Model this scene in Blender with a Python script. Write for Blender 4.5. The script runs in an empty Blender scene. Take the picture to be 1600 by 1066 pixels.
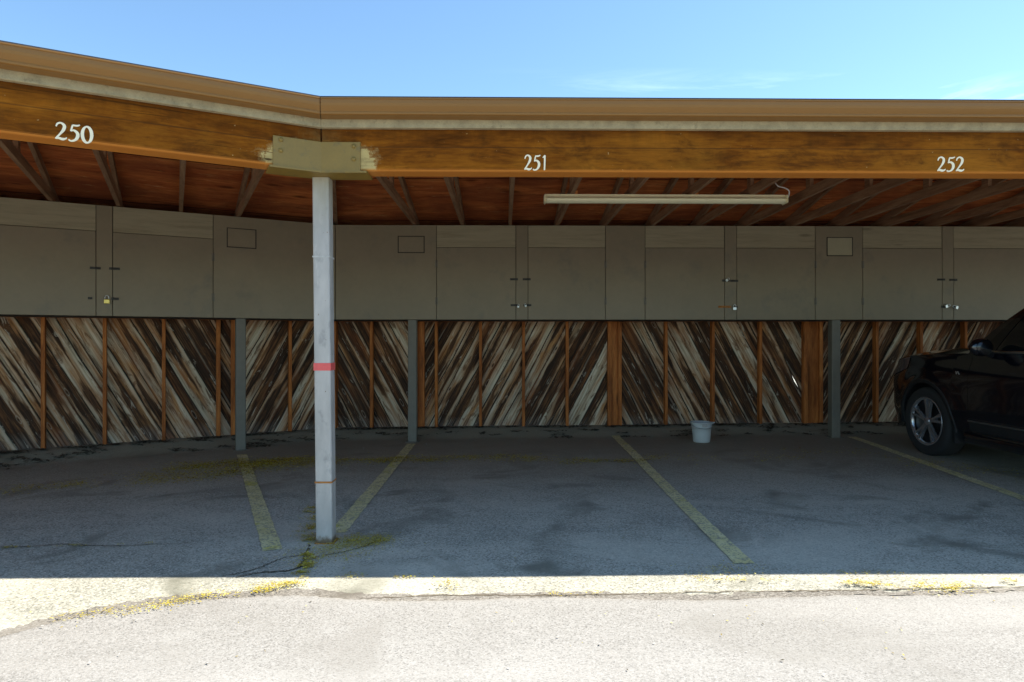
import bpy, bmesh, math, random
from mathutils import Vector, Matrix
random.seed(7)
S = bpy.context.scene
C = S.collection
R = math.radians

# ------------------------------------------------------------------ camera, light, exposure
CAM_H, FPX, YAW = 1.29, 1000.0, R(0.8)
cam = bpy.data.objects.new('camera', bpy.data.cameras.new('camera'))
C.objects.link(cam)
cam.location = (0, 0, CAM_H)
cam.rotation_euler = (R(90), 0, -YAW)
cam.data.sensor_width = 36.0
cam.data.lens = 36.0 * FPX / 1600.0
cam.data.clip_end = 3000
S.camera = cam

SUN_VEC = Vector((1.80, 0.335, 2.75)).normalized()
SUN_EL = math.asin(SUN_VEC.z)
SUN_AZ = math.atan2(SUN_VEC.x, SUN_VEC.y)          # clockwise from +Y
W = bpy.data.worlds.new('World'); S.world = W; W.use_nodes = True
wt = W.node_tree; wt.nodes.clear()
sky = wt.nodes.new('ShaderNodeTexSky'); sky.sky_type = 'NISHITA'; sky.sun_disc = False
sky.sun_elevation = SUN_EL; sky.sun_rotation = SUN_AZ
sky.altitude = 1600; sky.air_density = 1.0; sky.dust_density = 0.45; sky.ozone_density = 1.8
tc = wt.nodes.new('ShaderNodeTexCoord')
mp = wt.nodes.new('ShaderNodeMapping'); mp.inputs['Scale'].default_value = (1.5, 1.5, 11.0)
mp.inputs['Rotation'].default_value = (0, R(9), 0)
cn = wt.nodes.new('ShaderNodeTexNoise'); cn.inputs['Scale'].default_value = 2.3; cn.inputs['Detail'].default_value = 8
cn.inputs['Roughness'].default_value = 0.62; cn.inputs['Distortion'].default_value = 0.5
cr = wt.nodes.new('ShaderNodeValToRGB'); cr.color_ramp.elements[0].position = 0.54; cr.color_ramp.elements[1].position = 0.78
sepd = wt.nodes.new('ShaderNodeSeparateXYZ')
lo = wt.nodes.new('ShaderNodeMapRange'); lo.inputs['From Min'].default_value = 0.43; lo.inputs['From Max'].default_value = 0.39
lo.inputs['To Min'].default_value = 0.0; lo.inputs['To Max'].default_value = 0.4
rx = wt.nodes.new('ShaderNodeMapRange'); rx.inputs['From Min'].default_value = -0.05; rx.inputs['From Max'].default_value = 0.45
mu = wt.nodes.new('ShaderNodeMath'); mu.operation = 'MULTIPLY'
mu2 = wt.nodes.new('ShaderNodeMath'); mu2.operation = 'MULTIPLY'
mx = wt.nodes.new('ShaderNodeMixRGB'); mx.inputs[2].default_value = (7.0, 8.3, 10.0, 1)
bg = wt.nodes.new('ShaderNodeBackground'); bg.inputs['Strength'].default_value = 0.079
wo = wt.nodes.new('ShaderNodeOutputWorld')
k = wt.links.new
k(tc.outputs['Generated'], mp.inputs['Vector']); k(mp.outputs[0], cn.inputs['Vector']); k(cn.outputs['Fac'], cr.inputs['Fac'])
k(tc.outputs['Generated'], sepd.inputs[0]); dv = wt.nodes.new('ShaderNodeMath'); dv.operation = 'DIVIDE'; k(sepd.outputs['Z'], dv.inputs[0]); k(sepd.outputs['Y'], dv.inputs[1]); k(dv.outputs[0], lo.inputs['Value']); k(sepd.outputs['X'], rx.inputs['Value'])
k(cr.outputs['Color'], mu.inputs[0]); k(lo.outputs[0], mu.inputs[1]); k(mu.outputs[0], mu2.inputs[0]); k(rx.outputs[0], mu2.inputs[1])
k(mu2.outputs[0], mx.inputs['Fac']); tint = wt.nodes.new('ShaderNodeMixRGB'); tint.blend_type = 'MULTIPLY'; tint.inputs[0].default_value = 1.0; tint.inputs[2].default_value = (0.76, 0.87, 0.84, 1)
k(sky.outputs['Color'], tint.inputs[1]); k(tint.outputs[0], mx.inputs[1]); k(mx.outputs[0], bg.inputs['Color']); k(bg.outputs[0], wo.inputs['Surface'])

sl = bpy.data.lights.new('sun', 'SUN'); sl.energy = 2.0; sl.angle = R(0.5); sl.color = (1.0, 0.95, 0.865)
so = bpy.data.objects.new('sun', sl); C.objects.link(so)
so.rotation_euler = (-SUN_VEC).to_track_quat('-Z', 'Y').to_euler(); so.location = (20, 5, 30)

S.view_settings.view_transform = 'Standard'; S.view_settings.look = 'None'
S.view_settings.exposure = 2.15; S.view_settings.gamma = 1.0
S.render.engine = 'CYCLES'
S.cycles.max_bounces = 10; S.cycles.diffuse_bounces = 6

# ------------------------------------------------------------------ frames and pixels
TH = R(27)
FOLD = 0.24                                     # mitre slope of the fold between the wings
O = Vector((-1.132, 4.0, 0))
WM = {'R': Matrix.Translation(O), 'L': Matrix.Translation(O) @ Matrix.Rotation(TH, 4, 'Z')}
def ray(px, py):
    x, y = (px-800)/FPX, (533-py)/FPX
    c, s = math.cos(YAW), math.sin(YAW)
    return Vector((x*c+s, -x*s+c, y))
def on_wing(w, px, py, ly):                     # pixel -> (x, z) on the wing's plane y = ly
    m = WM[w].inverted(); o = m @ Vector((0, 0, CAM_H)); d = m.to_3x3() @ ray(px, py)
    t = (ly-o.y)/d.y; p = o+d*t
    return p.x, p.z
def on_ground(px, py, z=0.0):
    d = ray(px, py); t = (z-CAM_H)/d.z
    return Vector((d.x*t, d.y*t))
def foldx(w, y): return -FOLD*y if w == 'R' else FOLD*y
def sm(a, b, v):
    t = min(1, max(0, (v-a)/(b-a))); return t*t*(3-2*t)

# ------------------------------------------------------------------ materials
class NT:
    def __init__(s, name):
        s.m = bpy.data.materials.new(name); s.m.use_nodes = True; s.t = s.m.node_tree
        s.b = s.t.nodes['Principled BSDF']
    def n(s, typ, **kw):
        nd = s.t.nodes.new('ShaderNode'+typ)
        for a, v in kw.items():
            if a.startswith('_'): setattr(nd, a[1:], v)
            else:
                i = nd.inputs[int(a[1:])] if a[0] == 'i' and a[1:].isdigit() else nd.inputs[a.replace('__', ' ')]
                s.set(i, v)
        return nd
    def set(s, i, v):
        if isinstance(v, bpy.types.NodeSocket): s.t.links.new(v, i)
        elif isinstance(v, bpy.types.Node): s.t.links.new(v.outputs[0], i)
        elif isinstance(v, (tuple, list)) and len(v) == 3 and i.type == 'RGBA': i.default_value = (*v, 1)
        else: i.default_value = v
    def math(s, op, a, b=0.0, clamp=False):
        return s.n('Math', _operation=op, _use_clamp=clamp, i0=a, i1=b).outputs[0]
    def mix(s, f, a, b, mode='MIX'): return s.n('MixRGB', _blend_type=mode, i0=f, i1=a, i2=b).outputs[0]
    def ramp(s, f, stops, interp='LINEAR'):
        r = s.n('ValToRGB', i0=f); r.color_ramp.interpolation = interp; e = r.color_ramp.elements
        while len(e) < len(stops): e.new(0.5)
        for q, (p, c) in zip(e, stops):
            q.position = p; q.color = (*c, 1) if isinstance(c, tuple) else (c, c, c, 1)
        return r.outputs[0]
    def noise(s, vec, scale=5, detail=5, rough=0.55, dist=0.0):
        return s.n('TexNoise', Vector=vec, Scale=scale, Detail=detail, Roughness=rough, Distortion=dist).outputs['Fac']
    def co(s, scale=(1, 1, 1), rnd=True, kind='Object'):
        v = s.n('TexCoord').outputs[kind]
        v = s.n('Mapping', Vector=v, Scale=scale).outputs[0]
        if rnd:
            r = s.n('ObjectInfo').outputs['Random']
            v = s.n('VectorMath', _operation='ADD', i0=v, i1=s.n('CombineXYZ', X=s.math('MULTIPLY', r, 17.0), Y=s.math('MULTIPLY', r, 41.0), Z=s.math('MULTIPLY', r, 29.0)).outputs[0]).outputs[0]
        return v
    def bump(s, h, strength=0.3, dist=0.01):
        s.set(s.b.inputs['Normal'], s.n('Bump', Height=h, Strength=strength, Distance=dist).outputs[0])
    def done(s, col, rough=0.7, metal=0.0, spec=None):
        s.set(s.b.inputs['Base Color'], col); s.set(s.b.inputs['Roughness'], rough); s.set(s.b.inputs['Metallic'], metal)
        if spec is not None: s.set(s.b.inputs['Specular IOR Level'], spec)
        return s.m

def paint(name, col, rough=0.55, var=0.12, scale=6, metal=0.0, dirt=None, spec=None):
    a = NT(name); v = a.co()
    n1 = a.noise(v, scale, 6, 0.6); n2 = a.noise(v, scale*9, 4, 0.6)
    f = a.math('ADD', a.math('MULTIPLY', n1, 0.7), a.math('MULTIPLY', n2, 0.3))
    c = a.ramp(f, [(0.3, tuple(x*(1-var) for x in col)), (0.7, tuple(min(1, x*(1+var)) for x in col))])
    if dirt:
        c = a.mix(a.ramp(a.noise(v, scale*1.7, 8, 0.65), [(0.56, 0.0), (0.72, 0.75)]), c, dirt)
    a.bump(n2, 0.08, 0.004)
    return a.done(c, rough, metal, spec)

def wood(name, stops, scale=(0.7, 9, 9), rough=0.75, bump=0.25, knots=True, extra=None, spec=0.3):
    a = NT(name); v = a.co(scale)
    n1 = a.noise(v, 1.6, 7, 0.62, 0.7); n2 = a.noise(a.co(tuple(x*5 for x in scale)), 2.0, 4, 0.6)
    f = a.math('ADD', a.math('MULTIPLY', n1, 0.72), a.math('MULTIPLY', n2, 0.28))
    c = a.ramp(f, stops)
    if knots:
        kv = a.n('TexVoronoi', Vector=a.co(tuple(0.8*x**0.55 for x in scale)), Scale=1.5).outputs['Distance']
        c = a.mix(a.ramp(kv, [(0.05, 0.85), (0.13, 0.0)]), c, tuple(x*0.45 for x in stops[0][1]))
    if extra: c = extra(a, c, f)
    a.bump(f, bump, 0.006)
    return a.done(c, rough, 0, spec)

M = {}
def beam_wear(a, c, f):
    p = a.n('SeparateXYZ', i0=a.n('TexCoord').outputs['Object'])
    ax = a.math('ABSOLUTE', p.outputs['X'])
    nz = a.noise(a.co((9, 9, 9)), 1.6, 10, 0.75, 0.2)
    # bleached, peeled timber beside the steel saddle
    d = a.n('MapRange', Value=ax, i1=0.24, i2=0.46, i3=0.85, i4=0.0).outputs[0]
    zz = a.n('MapRange', Value=p.outputs['Z'], i1=2.58, i2=2.42, i3=0.0, i4=1.0).outputs[0]
    w = a.ramp(a.math('ADD', a.math('MULTIPLY', a.math('MULTIPLY', d, zz), 0.9), a.math('MULTIPLY', nz, 1.1)), [(0.84, 0.0), (1.0, 0.45), (1.3, 1.0)])
    c = a.mix(w, c, (0.50, 0.37, 0.15))
    # golden rubbed stain near the joint
    g = a.n('MapRange', Value=ax, i1=0.0, i2=0.35, i3=0.5, i4=0.0).outputs[0]
    w2 = a.ramp(a.math('ADD', g, a.math('MULTIPLY', a.noise(a.co((30, 30, 30)), 1.5, 5, 0.7), 0.6)), [(0.62, 0.0), (0.9, 0.7)])
    c = a.mix(w2, c, (0.24, 0.15, 0.05))
    # broad blotches where the stain has thinned
    bt = a.ramp(a.noise(a.co((1.3, 1.3, 2.2)), 1.1, 6, 0.6, 0.4), [(0.48, 0.0), (0.66, 0.6)])
    c = a.mix(bt, c, (0.34, 0.128, 0.012))
    c = a.mix(a.ramp(a.noise(a.co((2.2, 5, 5)), 1.7, 8, 0.7, 0.5), [(0.52, 0.0), (0.66, 0.6)]), c, (0.05, 0.017, 0.004))
    gr = a.ramp(a.noise(a.co((5, 60, 60)), 1.5, 4, 0.6), [(0.52, 0.0), (0.7, 0.35)])
    c = a.mix(gr, c, (0.04, 0.016, 0.005))
    ko = a.n('TexVoronoi', Vector=a.n('Mapping', Vector=a.n('TexCoord').outputs['Object'], Scale=(1.0, 3, 3.6)).outputs[0], Scale=1.9).outputs['Distance']
    c = a.mix(a.ramp(ko, [(0.035, 0.9), (0.06, 0.25), (0.16, 0.0)]), c, (0.03, 0.010, 0.003))
    chk = a.ramp(a.noise(a.co((0.6, 38, 38)), 1.0, 3, 0.5), [(0.66, 0.0), (0.69, 0.7)])
    c = a.mix(chk, c, (0.03, 0.011, 0.003))
    fk = a.ramp(a.noise(a.co((26, 26, 26)), 1.7, 3, 0.5), [(0.74, 0.0), (0.78, 0.7)])
    c = a.mix(fk, c, (0.55, 0.38, 0.16))
    top = a.ramp(a.math('ADD', p.outputs['Z'], a.math('MULTIPLY', a.noise(a.co((2.5, 2, 2)), 1.6, 6, 0.65), 0.16)), [(0.0, 0.0), (1.0, 0.0)])
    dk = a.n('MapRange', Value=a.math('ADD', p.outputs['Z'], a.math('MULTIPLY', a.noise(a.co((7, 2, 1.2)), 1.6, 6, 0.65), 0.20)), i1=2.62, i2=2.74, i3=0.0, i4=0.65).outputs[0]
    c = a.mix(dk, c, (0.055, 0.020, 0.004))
    # the underside and its arris are mixed to a lighter orange
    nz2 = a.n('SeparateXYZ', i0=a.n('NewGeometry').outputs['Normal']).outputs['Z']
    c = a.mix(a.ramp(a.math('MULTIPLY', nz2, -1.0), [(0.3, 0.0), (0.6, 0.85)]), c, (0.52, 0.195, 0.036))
    # horizontal lamination lines and checks
    lz = a.math('FRACT', a.math('MULTIPLY', a.math('SUBTRACT', p.outputs['Z'], 2.35), 1/0.152))
    l = a.ramp(a.math('ADD', lz, a.math('MULTIPLY', a.noise(a.co((1.2, 1, 1)), 2, 3), 0.04)), [(0.0, 0.0), (0.965, 0.0), (0.985, 0.6), (1.0, 0.5)])
    return a.mix(l, c, (0.05, 0.022, 0.008))
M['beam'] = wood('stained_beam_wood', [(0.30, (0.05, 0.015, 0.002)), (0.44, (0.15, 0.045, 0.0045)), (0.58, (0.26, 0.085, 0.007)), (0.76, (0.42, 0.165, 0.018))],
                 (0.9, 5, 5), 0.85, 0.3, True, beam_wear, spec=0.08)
def ceil_extra(a, c, f):
    p = a.n('SeparateXYZ', i0=a.n('TexCoord').outputs['Object'])
    big = a.ramp(a.noise(a.co((0.8, 1.6, 1.6)), 1.3, 6, 0.62, 0.8), [(0.40, 0.0), (0.62, 0.8)])
    c = a.mix(big, c, (0.26, 0.070, 0.030))
    fl = a.ramp(a.noise(a.co((3.2, 16, 16)), 1.2, 6, 0.65, 0.4), [(0.60, 0.0), (0.70, 0.75)])
    c = a.mix(fl, c, (0.045, 0.016, 0.009))
    pale = a.ramp(a.noise(a.co((2.0, 11, 11)), 1.9, 6, 0.65, 0.4), [(0.62, 0.0), (0.72, 0.6)])
    c = a.mix(pale, c, (0.70, 0.42, 0.17))
    sy = a.math('FRACT', a.math('MULTIPLY', a.math('ADD', p.outputs['Y'], 0.42), 1/1.22)); sx = a.math('FRACT', a.math('MULTIPLY', a.math('ADD', p.outputs['X'], 20.3), 1/2.44))
    for q, w in ((sy, 0.010),):
        c = a.mix(a.ramp(q, [(0.0, 0.95), (w, 0.95), (w*1.6, 0.0)]), c, (0.012, 0.006, 0.004))
    return c
M['sheath'] = wood('red_stained_roof_sheathing', [(0.3, (0.18, 0.040, 0.012)), (0.44, (0.50, 0.128, 0.04)), (0.58, (0.68, 0.215, 0.06)), (0.76, (0.78, 0.38, 0.13))],
                   (0.8, 5, 5), 0.9, 0.25, True, ceil_extra, spec=0.1)
M['truss'] = wood('weathered_truss_wood', [(0.3, (0.15, 0.072, 0.036)), (0.5, (0.29, 0.155, 0.08)), (0.72, (0.42, 0.26, 0.14))], (9, 0.8, 9), 0.8, 0.2, False)
M['stud'] = wood('orange_stud_wood', [(0.30, (0.08, 0.026, 0.007)), (0.46, (0.32, 0.094, 0.020)), (0.60, (0.52, 0.178, 0.042)), (0.8, (0.66, 0.31, 0.09))], (9, 9, 0.9), 0.75, 0.25, True)
M['trim'] = paint('flaking_grey_trim', (0.35, 0.285, 0.165), 0.85, 0.3, 14, dirt=(0.16, 0.13, 0.07))
M['gutter'] = paint('brown_gutter_enamel', (0.245, 0.118, 0.030), 0.35, 0.05, 2.0, spec=0.3)
M['shingle'] = paint('dark_roof_shingle', (0.06, 0.06, 0.065), 0.9, 0.3, 30)
M['cab'] = paint('grey_olive_cabinet_paint', (0.222, 0.180, 0.112), 0.42, 0.10, 1.6, dirt=(0.155, 0.135, 0.098), spec=0.35)
def cabwear(a, c, f):
    return a.mix(0.55, c, (0.262, 0.215, 0.128))
M['cabwood'] = wood('grey_painted_header_board', [(0.3, (0.16, 0.135, 0.08)), (0.5, (0.34, 0.295, 0.19)), (0.75, (0.46, 0.405, 0.27))], (1.0, 9, 14), 0.65, 0.3, True, cabwear)
M['cabdark'] = paint('cabinet_shadow_gap_wood', (0.035, 0.03, 0.022), 0.9, 0.3, 8)
M['vent'] = paint('yellowed_vent_cover', (0.33, 0.295, 0.18), 0.6, 0.1, 8)
M['hard'] = paint('dull_iron_hardware', (0.05, 0.047, 0.042), 0.5, 0.3, 30, 0.6)
M['rust'] = paint('rusted_hasp', (0.38, 0.15, 0.035), 0.8, 0.35, 40)
M['chrome'] = paint('bright_steel', (0.55, 0.55, 0.53), 0.3, 0.08, 30, 1.0)
M['brass'] = paint('brass', (0.75, 0.58, 0.16), 0.35, 0.12, 40, 0.6)
M['bracket'] = paint('tan_painted_saddle_steel', (0.235, 0.148, 0.026), 0.5, 0.12, 9, dirt=(0.13, 0.095, 0.035))
M['backpost'] = paint('dark_grey_post_paint', (0.155, 0.14, 0.108), 0.6, 0.14, 8)
M['number'] = paint('white_numeral_paint', (0.90, 0.80, 0.56), 0.6, 0.06, 30)
M['red'] = paint('red_tape', (0.72, 0.10, 0.09), 0.45, 0.1, 30)
M['fixture'] = paint('cream_fixture_enamel', (0.90, 0.82, 0.52), 0.4, 0.07, 8)
M['lens'] = paint('lamp_tube_glass', (0.92, 0.85, 0.56), 0.25, 0.04, 5)
M['cable'] = paint('white_cable', (0.7, 0.68, 0.62), 0.5, 0.05, 20)
M['pail'] = paint('pale_grey_pail_plastic', (0.52, 0.53, 0.50), 0.45, 0.06, 9)
M['wire'] = paint('pail_wire', (0.35, 0.36, 0.36), 0.35, 0.1, 30, 0.8)

# front post paint: chalky light grey, scuffs, rust at the foot
a = NT('chalky_grey_post_paint'); v = a.co((1, 1, 0.35))
p = a.n('SeparateXYZ', i0=a.n('TexCoord').outputs['Object'])
c = a.ramp(a.noise(v, 9, 7, 0.62), [(0.3, (0.36, 0.335, 0.305)), (0.7, (0.50, 0.46, 0.415))])
c = a.mix(a.ramp(a.noise(a.co((1.4, 1.4, 0.8)), 11, 6, 0.6), [(0.57, 0.0), (0.70, 0.65)]), c, (0.25, 0.235, 0.22))
c = a.mix(a.ramp(a.noise(a.co((6, 6, 1.0)), 5, 7, 0.7), [(0.60, 0.0), (0.70, 0.5)]), c, (0.62, 0.58, 0.52))
c = a.mix(a.ramp(a.noise(a.co((1, 1, 1)), 34, 4, 0.6), [(0.70, 0.0), (0.74, 0.8)]), c, (0.16, 0.09, 0.045))
oz = a.n('MapRange', Value=p.outputs['Z'], i1=1.95, i2=2.3, i3=0.0, i4=0.75).outputs[0]
c = a.mix(a.math('MULTIPLY', oz, a.noise(v, 8, 4)), c, (0.30, 0.25, 0.11))
rz = a.math('ADD', a.n('MapRange', Value=p.outputs['Z'], i1=0.0, i2=0.09, i3=0.62, i4=0.0).outputs[0], a.math('MULTIPLY', a.noise(a.co((3, 3, 2)), 12, 7, 0.7), 0.55))
c = a.mix(a.ramp(rz, [(0.55, 0.0), (0.75, 0.9)]), c, (0.13, 0.075, 0.03))
M['post'] = a.done(c, 0.5, 0, 0.4)

# diagonal planks: UV = metres along / across each board, 'tone' per board
a = NT('weathered_diagonal_planks')
uv = a.n('UVMap', _uv_map='UVMap').outputs[0]; tone = a.n('Attribute', _attribute_name='tone').outputs['Fac']
su = a.n('SeparateXYZ', i0=uv)
def bvec(ku, kv, kt):
    return a.n('CombineXYZ', X=a.math('MULTIPLY', su.outputs[0], ku), Y=a.math('MULTIPLY', su.outputs[1], kv), Z=a.math('MULTIPLY', tone, kt)).outputs[0]
vv = su.outputs[1]
nA = a.noise(bvec(0.55, 0.6, 37), 1.0, 3, 0.5)            # how wide the dark heart of each board is
nB = a.noise(bvec(1.1, 2.0, 53), 1.0, 4, 0.6)             # how it wanders
nC = a.noise(bvec(1.5, 42, 71), 1.0, 5, 0.6, 0.3)         # ragged ends
grain = a.noise(bvec(1.0, 50, 23), 1.0, 4, 0.62, 0.25)
soft = a.noise(bvec(1.3, 9, 61), 1.0, 5, 0.55, 0.6)
ctr = a.math('ADD', vv, a.math('MULTIPLY', a.math('SUBTRACT', nB, 0.5), 0.16))
d = a.math('SUBTRACT', a.math('ADD', a.math('MULTIPLY', nA, 0.40), a.math('MULTIPLY', a.math('SUBTRACT', nC, 0.5), 0.10)), a.math('ABSOLUTE', ctr))
d = a.math('ADD', d, a.math('MULTIPLY', tone, 0.075))
dark = a.ramp(d, [(0.190, 0.0), (0.206, 1.0)])
half = a.ramp(d, [(0.130, 0.0), (0.200, 1.0)])
lf = a.math('ADD', a.math('MULTIPLY', grain, 0.62), a.math('MULTIPLY', soft, 0.38))
light = a.ramp(lf, [(0.28, (0.13, 0.085, 0.05)), (0.38, (0.34, 0.26, 0.165)), (0.49, (0.56, 0.455, 0.31)), (0.62, (0.80, 0.70, 0.54))])
tan = a.ramp(lf, [(0.30, (0.085, 0.030, 0.010)), (0.5, (0.34, 0.130, 0.036)), (0.7, (0.60, 0.34, 0.13))])
c = a.mix(a.ramp(soft, [(0.48, 0.0), (0.63, 0.9)]), light, tan)
c = a.mix(a.math('MULTIPLY', half, 0.75), c, tan)
blk = a.ramp(lf, [(0.36, (0.012, 0.007, 0.005)), (0.50, (0.045, 0.022, 0.012)), (0.64, (0.17, 0.072, 0.028))])
c = a.mix(a.math('MULTIPLY', dark, 0.96), c, blk)
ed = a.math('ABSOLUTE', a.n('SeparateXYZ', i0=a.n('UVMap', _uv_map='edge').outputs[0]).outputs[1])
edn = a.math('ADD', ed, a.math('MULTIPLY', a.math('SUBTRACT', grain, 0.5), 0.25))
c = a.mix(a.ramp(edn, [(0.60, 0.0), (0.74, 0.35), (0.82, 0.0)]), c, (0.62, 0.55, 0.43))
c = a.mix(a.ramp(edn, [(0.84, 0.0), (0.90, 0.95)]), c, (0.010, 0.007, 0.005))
brk = a.noise(bvec(3.2, 17, 83), 1.0, 6, 0.66, 0.9)
c = a.mix(a.ramp(brk, [(0.53, 0.0), (0.60, 0.75)]), c, a.ramp(lf, [(0.34, (0.03, 0.014, 0.008)), (0.52, (0.15, 0.062, 0.022)), (0.66, (0.34, 0.16, 0.06))]))
c = a.mix(a.ramp(brk, [(0.33, 0.8), (0.39, 0.0)]), c, a.ramp(lf, [(0.36, (0.22, 0.16, 0.10)), (0.56, (0.66, 0.57, 0.44))]))
rst = a.noise(bvec(0.9, 5, 97), 1.0, 4, 0.55, 0.4)
c = a.mix(a.ramp(rst, [(0.54, 0.0), (0.66, 0.6)]), c, a.ramp(lf, [(0.34, (0.05, 0.016, 0.007)), (0.5, (0.24, 0.075, 0.022)), (0.66, (0.46, 0.19, 0.06))]))
kd = a.n('TexVoronoi', Vector=bvec(1.9, 6.5, 13), Scale=1.0).outputs['Distance']
c = a.mix(a.ramp(kd, [(0.045, 0.9), (0.075, 0.0)]), c, (0.03, 0.018, 0.010))
c = a.mix(a.ramp(kd, [(0.085, 0.0), (0.10, 0.6), (0.125, 0.0)]), c, (0.42, 0.38, 0.31))
pz = a.n('SeparateXYZ', i0=a.n('TexCoord').outputs['Object']).outputs['Z']
bl = a.math('MULTIPLY', a.n('MapRange', Value=a.math('ADD', pz, a.math('MULTIPLY', soft, -0.25)), i1=0.12, i2=0.02, i3=0.0, i4=0.18).outputs[0], a.ramp(grain, [(0.42, 0.1), (0.58, 1.0)]))
c = a.mix(bl, c, (0.50, 0.48, 0.44))
a.bump(a.math('ADD', a.math('MULTIPLY', dark, -0.35), grain), 0.55, 0.008)
M['plank'] = a.done(c, 0.8, 0, 0.25)

def asphalt(name, lo_c, hi_c, stone, stain, lane=False):
    a = NT(name); v = a.n('TexCoord').outputs['Object']
    big = a.noise(v, 0.55, 6, 0.6, 0.6); mid = a.noise(v, 3.1, 7, 0.62)
    c = a.ramp(a.math('ADD', a.math('MULTIPLY', big, 0.62), a.math('MULTIPLY', mid, 0.38)), [(0.40, lo_c), (0.60, hi_c)])
    vo = a.n('TexVoronoi', Vector=v, Scale=170.0 if lane else 120.0)
    spk = a.n('SeparateColor', i0=vo.outputs['Color']).outputs[0]
    fine = a.noise(v, 160, 3, 0.7)
    c = a.mix(a.ramp(spk, [(0.62, 0.0), (0.95, 0.7 if lane else 0.8)]), c, stone)
    c = a.mix(a.ramp(spk, [(0.05, 0.55 if lane else 0.65), (0.30, 0.0)]), c, tuple(x*0.35 for x in lo_c))
    c = a.mix(a.ramp(fine, [(0.56, 0.0), (0.72, 0.4)]), c, tuple(min(1, x*1.5) for x in stone))
    st = a.ramp(a.noise(v, 1.15, 5, 0.55, 1.2), [(0.54, 0.0), (0.68, 0.45 if lane else 0.9)])
    c = a.mix(st, c, stain)
    if not lane: c = a.mix(a.ramp(a.noise(a.n('Mapping', Vector=v, Location=(7, 3, 0), Scale=(0.6, 1.1, 1)).outputs[0], 0.9, 6, 0.6, 0.8), [(0.50, 0.0), (0.66, 0.45)]), c, tuple(min(1, x*1.25) for x in hi_c))
    if lane:                                     # broad pale rolled strips along the lane
        s2 = a.noise(a.n('Mapping', Vector=v, Scale=(0.25, 1.6, 1)).outputs[0], 1.2, 5, 0.55)
        c = a.mix(a.ramp(s2, [(0.45, 0.0), (0.66, 0.35)]), c, tuple(min(1, x*1.35) for x in hi_c))
    else:                                        # trodden dirt further into the stalls
        pp = a.n('SeparateXYZ', i0=v)
        dd = a.n('MapRange', Value=a.math('ADD', pp.outputs['Y'], a.math('MULTIPLY', mid, 1.6)), i1=5.8, i2=8.4, i3=0.0, i4=0.8).outputs[0]
        far = a.n('MapRange', Value=pp.outputs['Y'], i1=9.2, i2=9.6, i3=1.0, i4=0.0).outputs[0]
        c = a.mix(a.math('MULTIPLY', dd, far), c, (0.29, 0.255, 0.18))
    h = a.math('ADD', a.math('MULTIPLY', vo.outputs['Distance'], -0.6), a.math('MULTIPLY', mid, 0.5))
    a.bump(h, 0.30, 0.004)
    return a.done(c, 0.85, 0, 0.3)
M['asphalt'] = asphalt('worn_stall_asphalt', (0.315, 0.305, 0.245), (0.51, 0.485, 0.385), (0.64, 0.60, 0.49), (0.20, 0.192, 0.145))
M['lane'] = asphalt('bleached_lane_asphalt', (0.30, 0.283, 0.252), (0.355, 0.338, 0.305), (0.44, 0.42, 0.385), (0.275, 0.256, 0.222), True)
M['joint'] = asphalt('silted_joint', (0.19, 0.17, 0.14), (0.26, 0.235, 0.195), (0.38, 0.35, 0.30), (0.15, 0.13, 0.10))
M['crack'] = paint('dirt_filled_crack', (0.085, 0.072, 0.042), 0.95, 0.4, 40)
M['joint_crack'] = paint('silt_filled_crack', (0.13, 0.105, 0.07), 0.95, 0.4, 40)
a = NT('worn_yellow_line_paint'); v = a.n('TexCoord').outputs['Object']
c = a.ramp(a.noise(v, 5, 6, 0.6), [(0.35, (0.66, 0.59, 0.27)), (0.65, (0.80, 0.73, 0.40))])
c = a.mix(a.ramp(a.noise(v, 3.0, 5, 0.6, 0.5), [(0.60, 0.0), (0.66, 0.8)]), c, (0.62, 0.58, 0.10))
spk = a.n('SeparateColor', i0=a.n('TexVoronoi', Vector=v, Scale=95.0).outputs['Color']).outputs[0]
c = a.mix(a.ramp(spk, [(0.05, 0.7), (0.3, 0.0)]), c, (0.20, 0.19, 0.17))
c = a.mix(a.ramp(a.noise(v, 26, 6, 0.7), [(0.54, 0.0), (0.62, 0.75)]), c, (0.28, 0.265, 0.24))
M['line'] = a.done(c, 0.8, 0, 0.3)
a = NT('yellow_green_seed_litter'); r = a.n('Attribute', _attribute_name='tone').outputs['Fac']
M['litter'] = a.done(a.ramp(r, [(0.0, (0.20, 0.14, 0.03)), (0.3, (0.40, 0.28, 0.03)), (0.65, (0.60, 0.50, 0.03)), (1.0, (0.68, 0.62, 0.22))]), 0.85, 0, 0.2)
M['chip'] = paint('pale_grit', (0.5, 0.48, 0.44), 0.85, 0.2, 30)

# car
a = NT('black_car_paint'); M['carpaint'] = a.done((0.004, 0.0045, 0.008), 0.12, 0, 0.5)
a.b.inputs['Coat Weight'].default_value = 0.6; a.b.inputs['Coat Roughness'].default_value = 0.03
M['carglass'] = NT('tinted_car_glass').done((0.006, 0.007, 0.008), 0.04, 0, 0.5)
M['tyre'] = paint('tyre_rubber', (0.02, 0.02, 0.02), 0.85, 0.2, 30)
M['cladding'] = paint('black_plastic', (0.012, 0.012, 0.013), 0.6, 0.1, 20)
M['rimdark'] = paint('dark_rim_pocket', (0.03, 0.03, 0.032), 0.4, 0.1, 20, 0.5)
M['alloy'] = paint('silver_alloy', (0.40, 0.40, 0.42), 0.2, 0.05, 30, 0.75)
M['lamp'] = NT('headlight_lens').done((0.10, 0.10, 0.11), 0.08, 0.2, 0.6)
M['taillamp'] = NT('tail_lamp_lens').done((0.30, 0.01, 0.01), 0.12, 0, 0.5)

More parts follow.
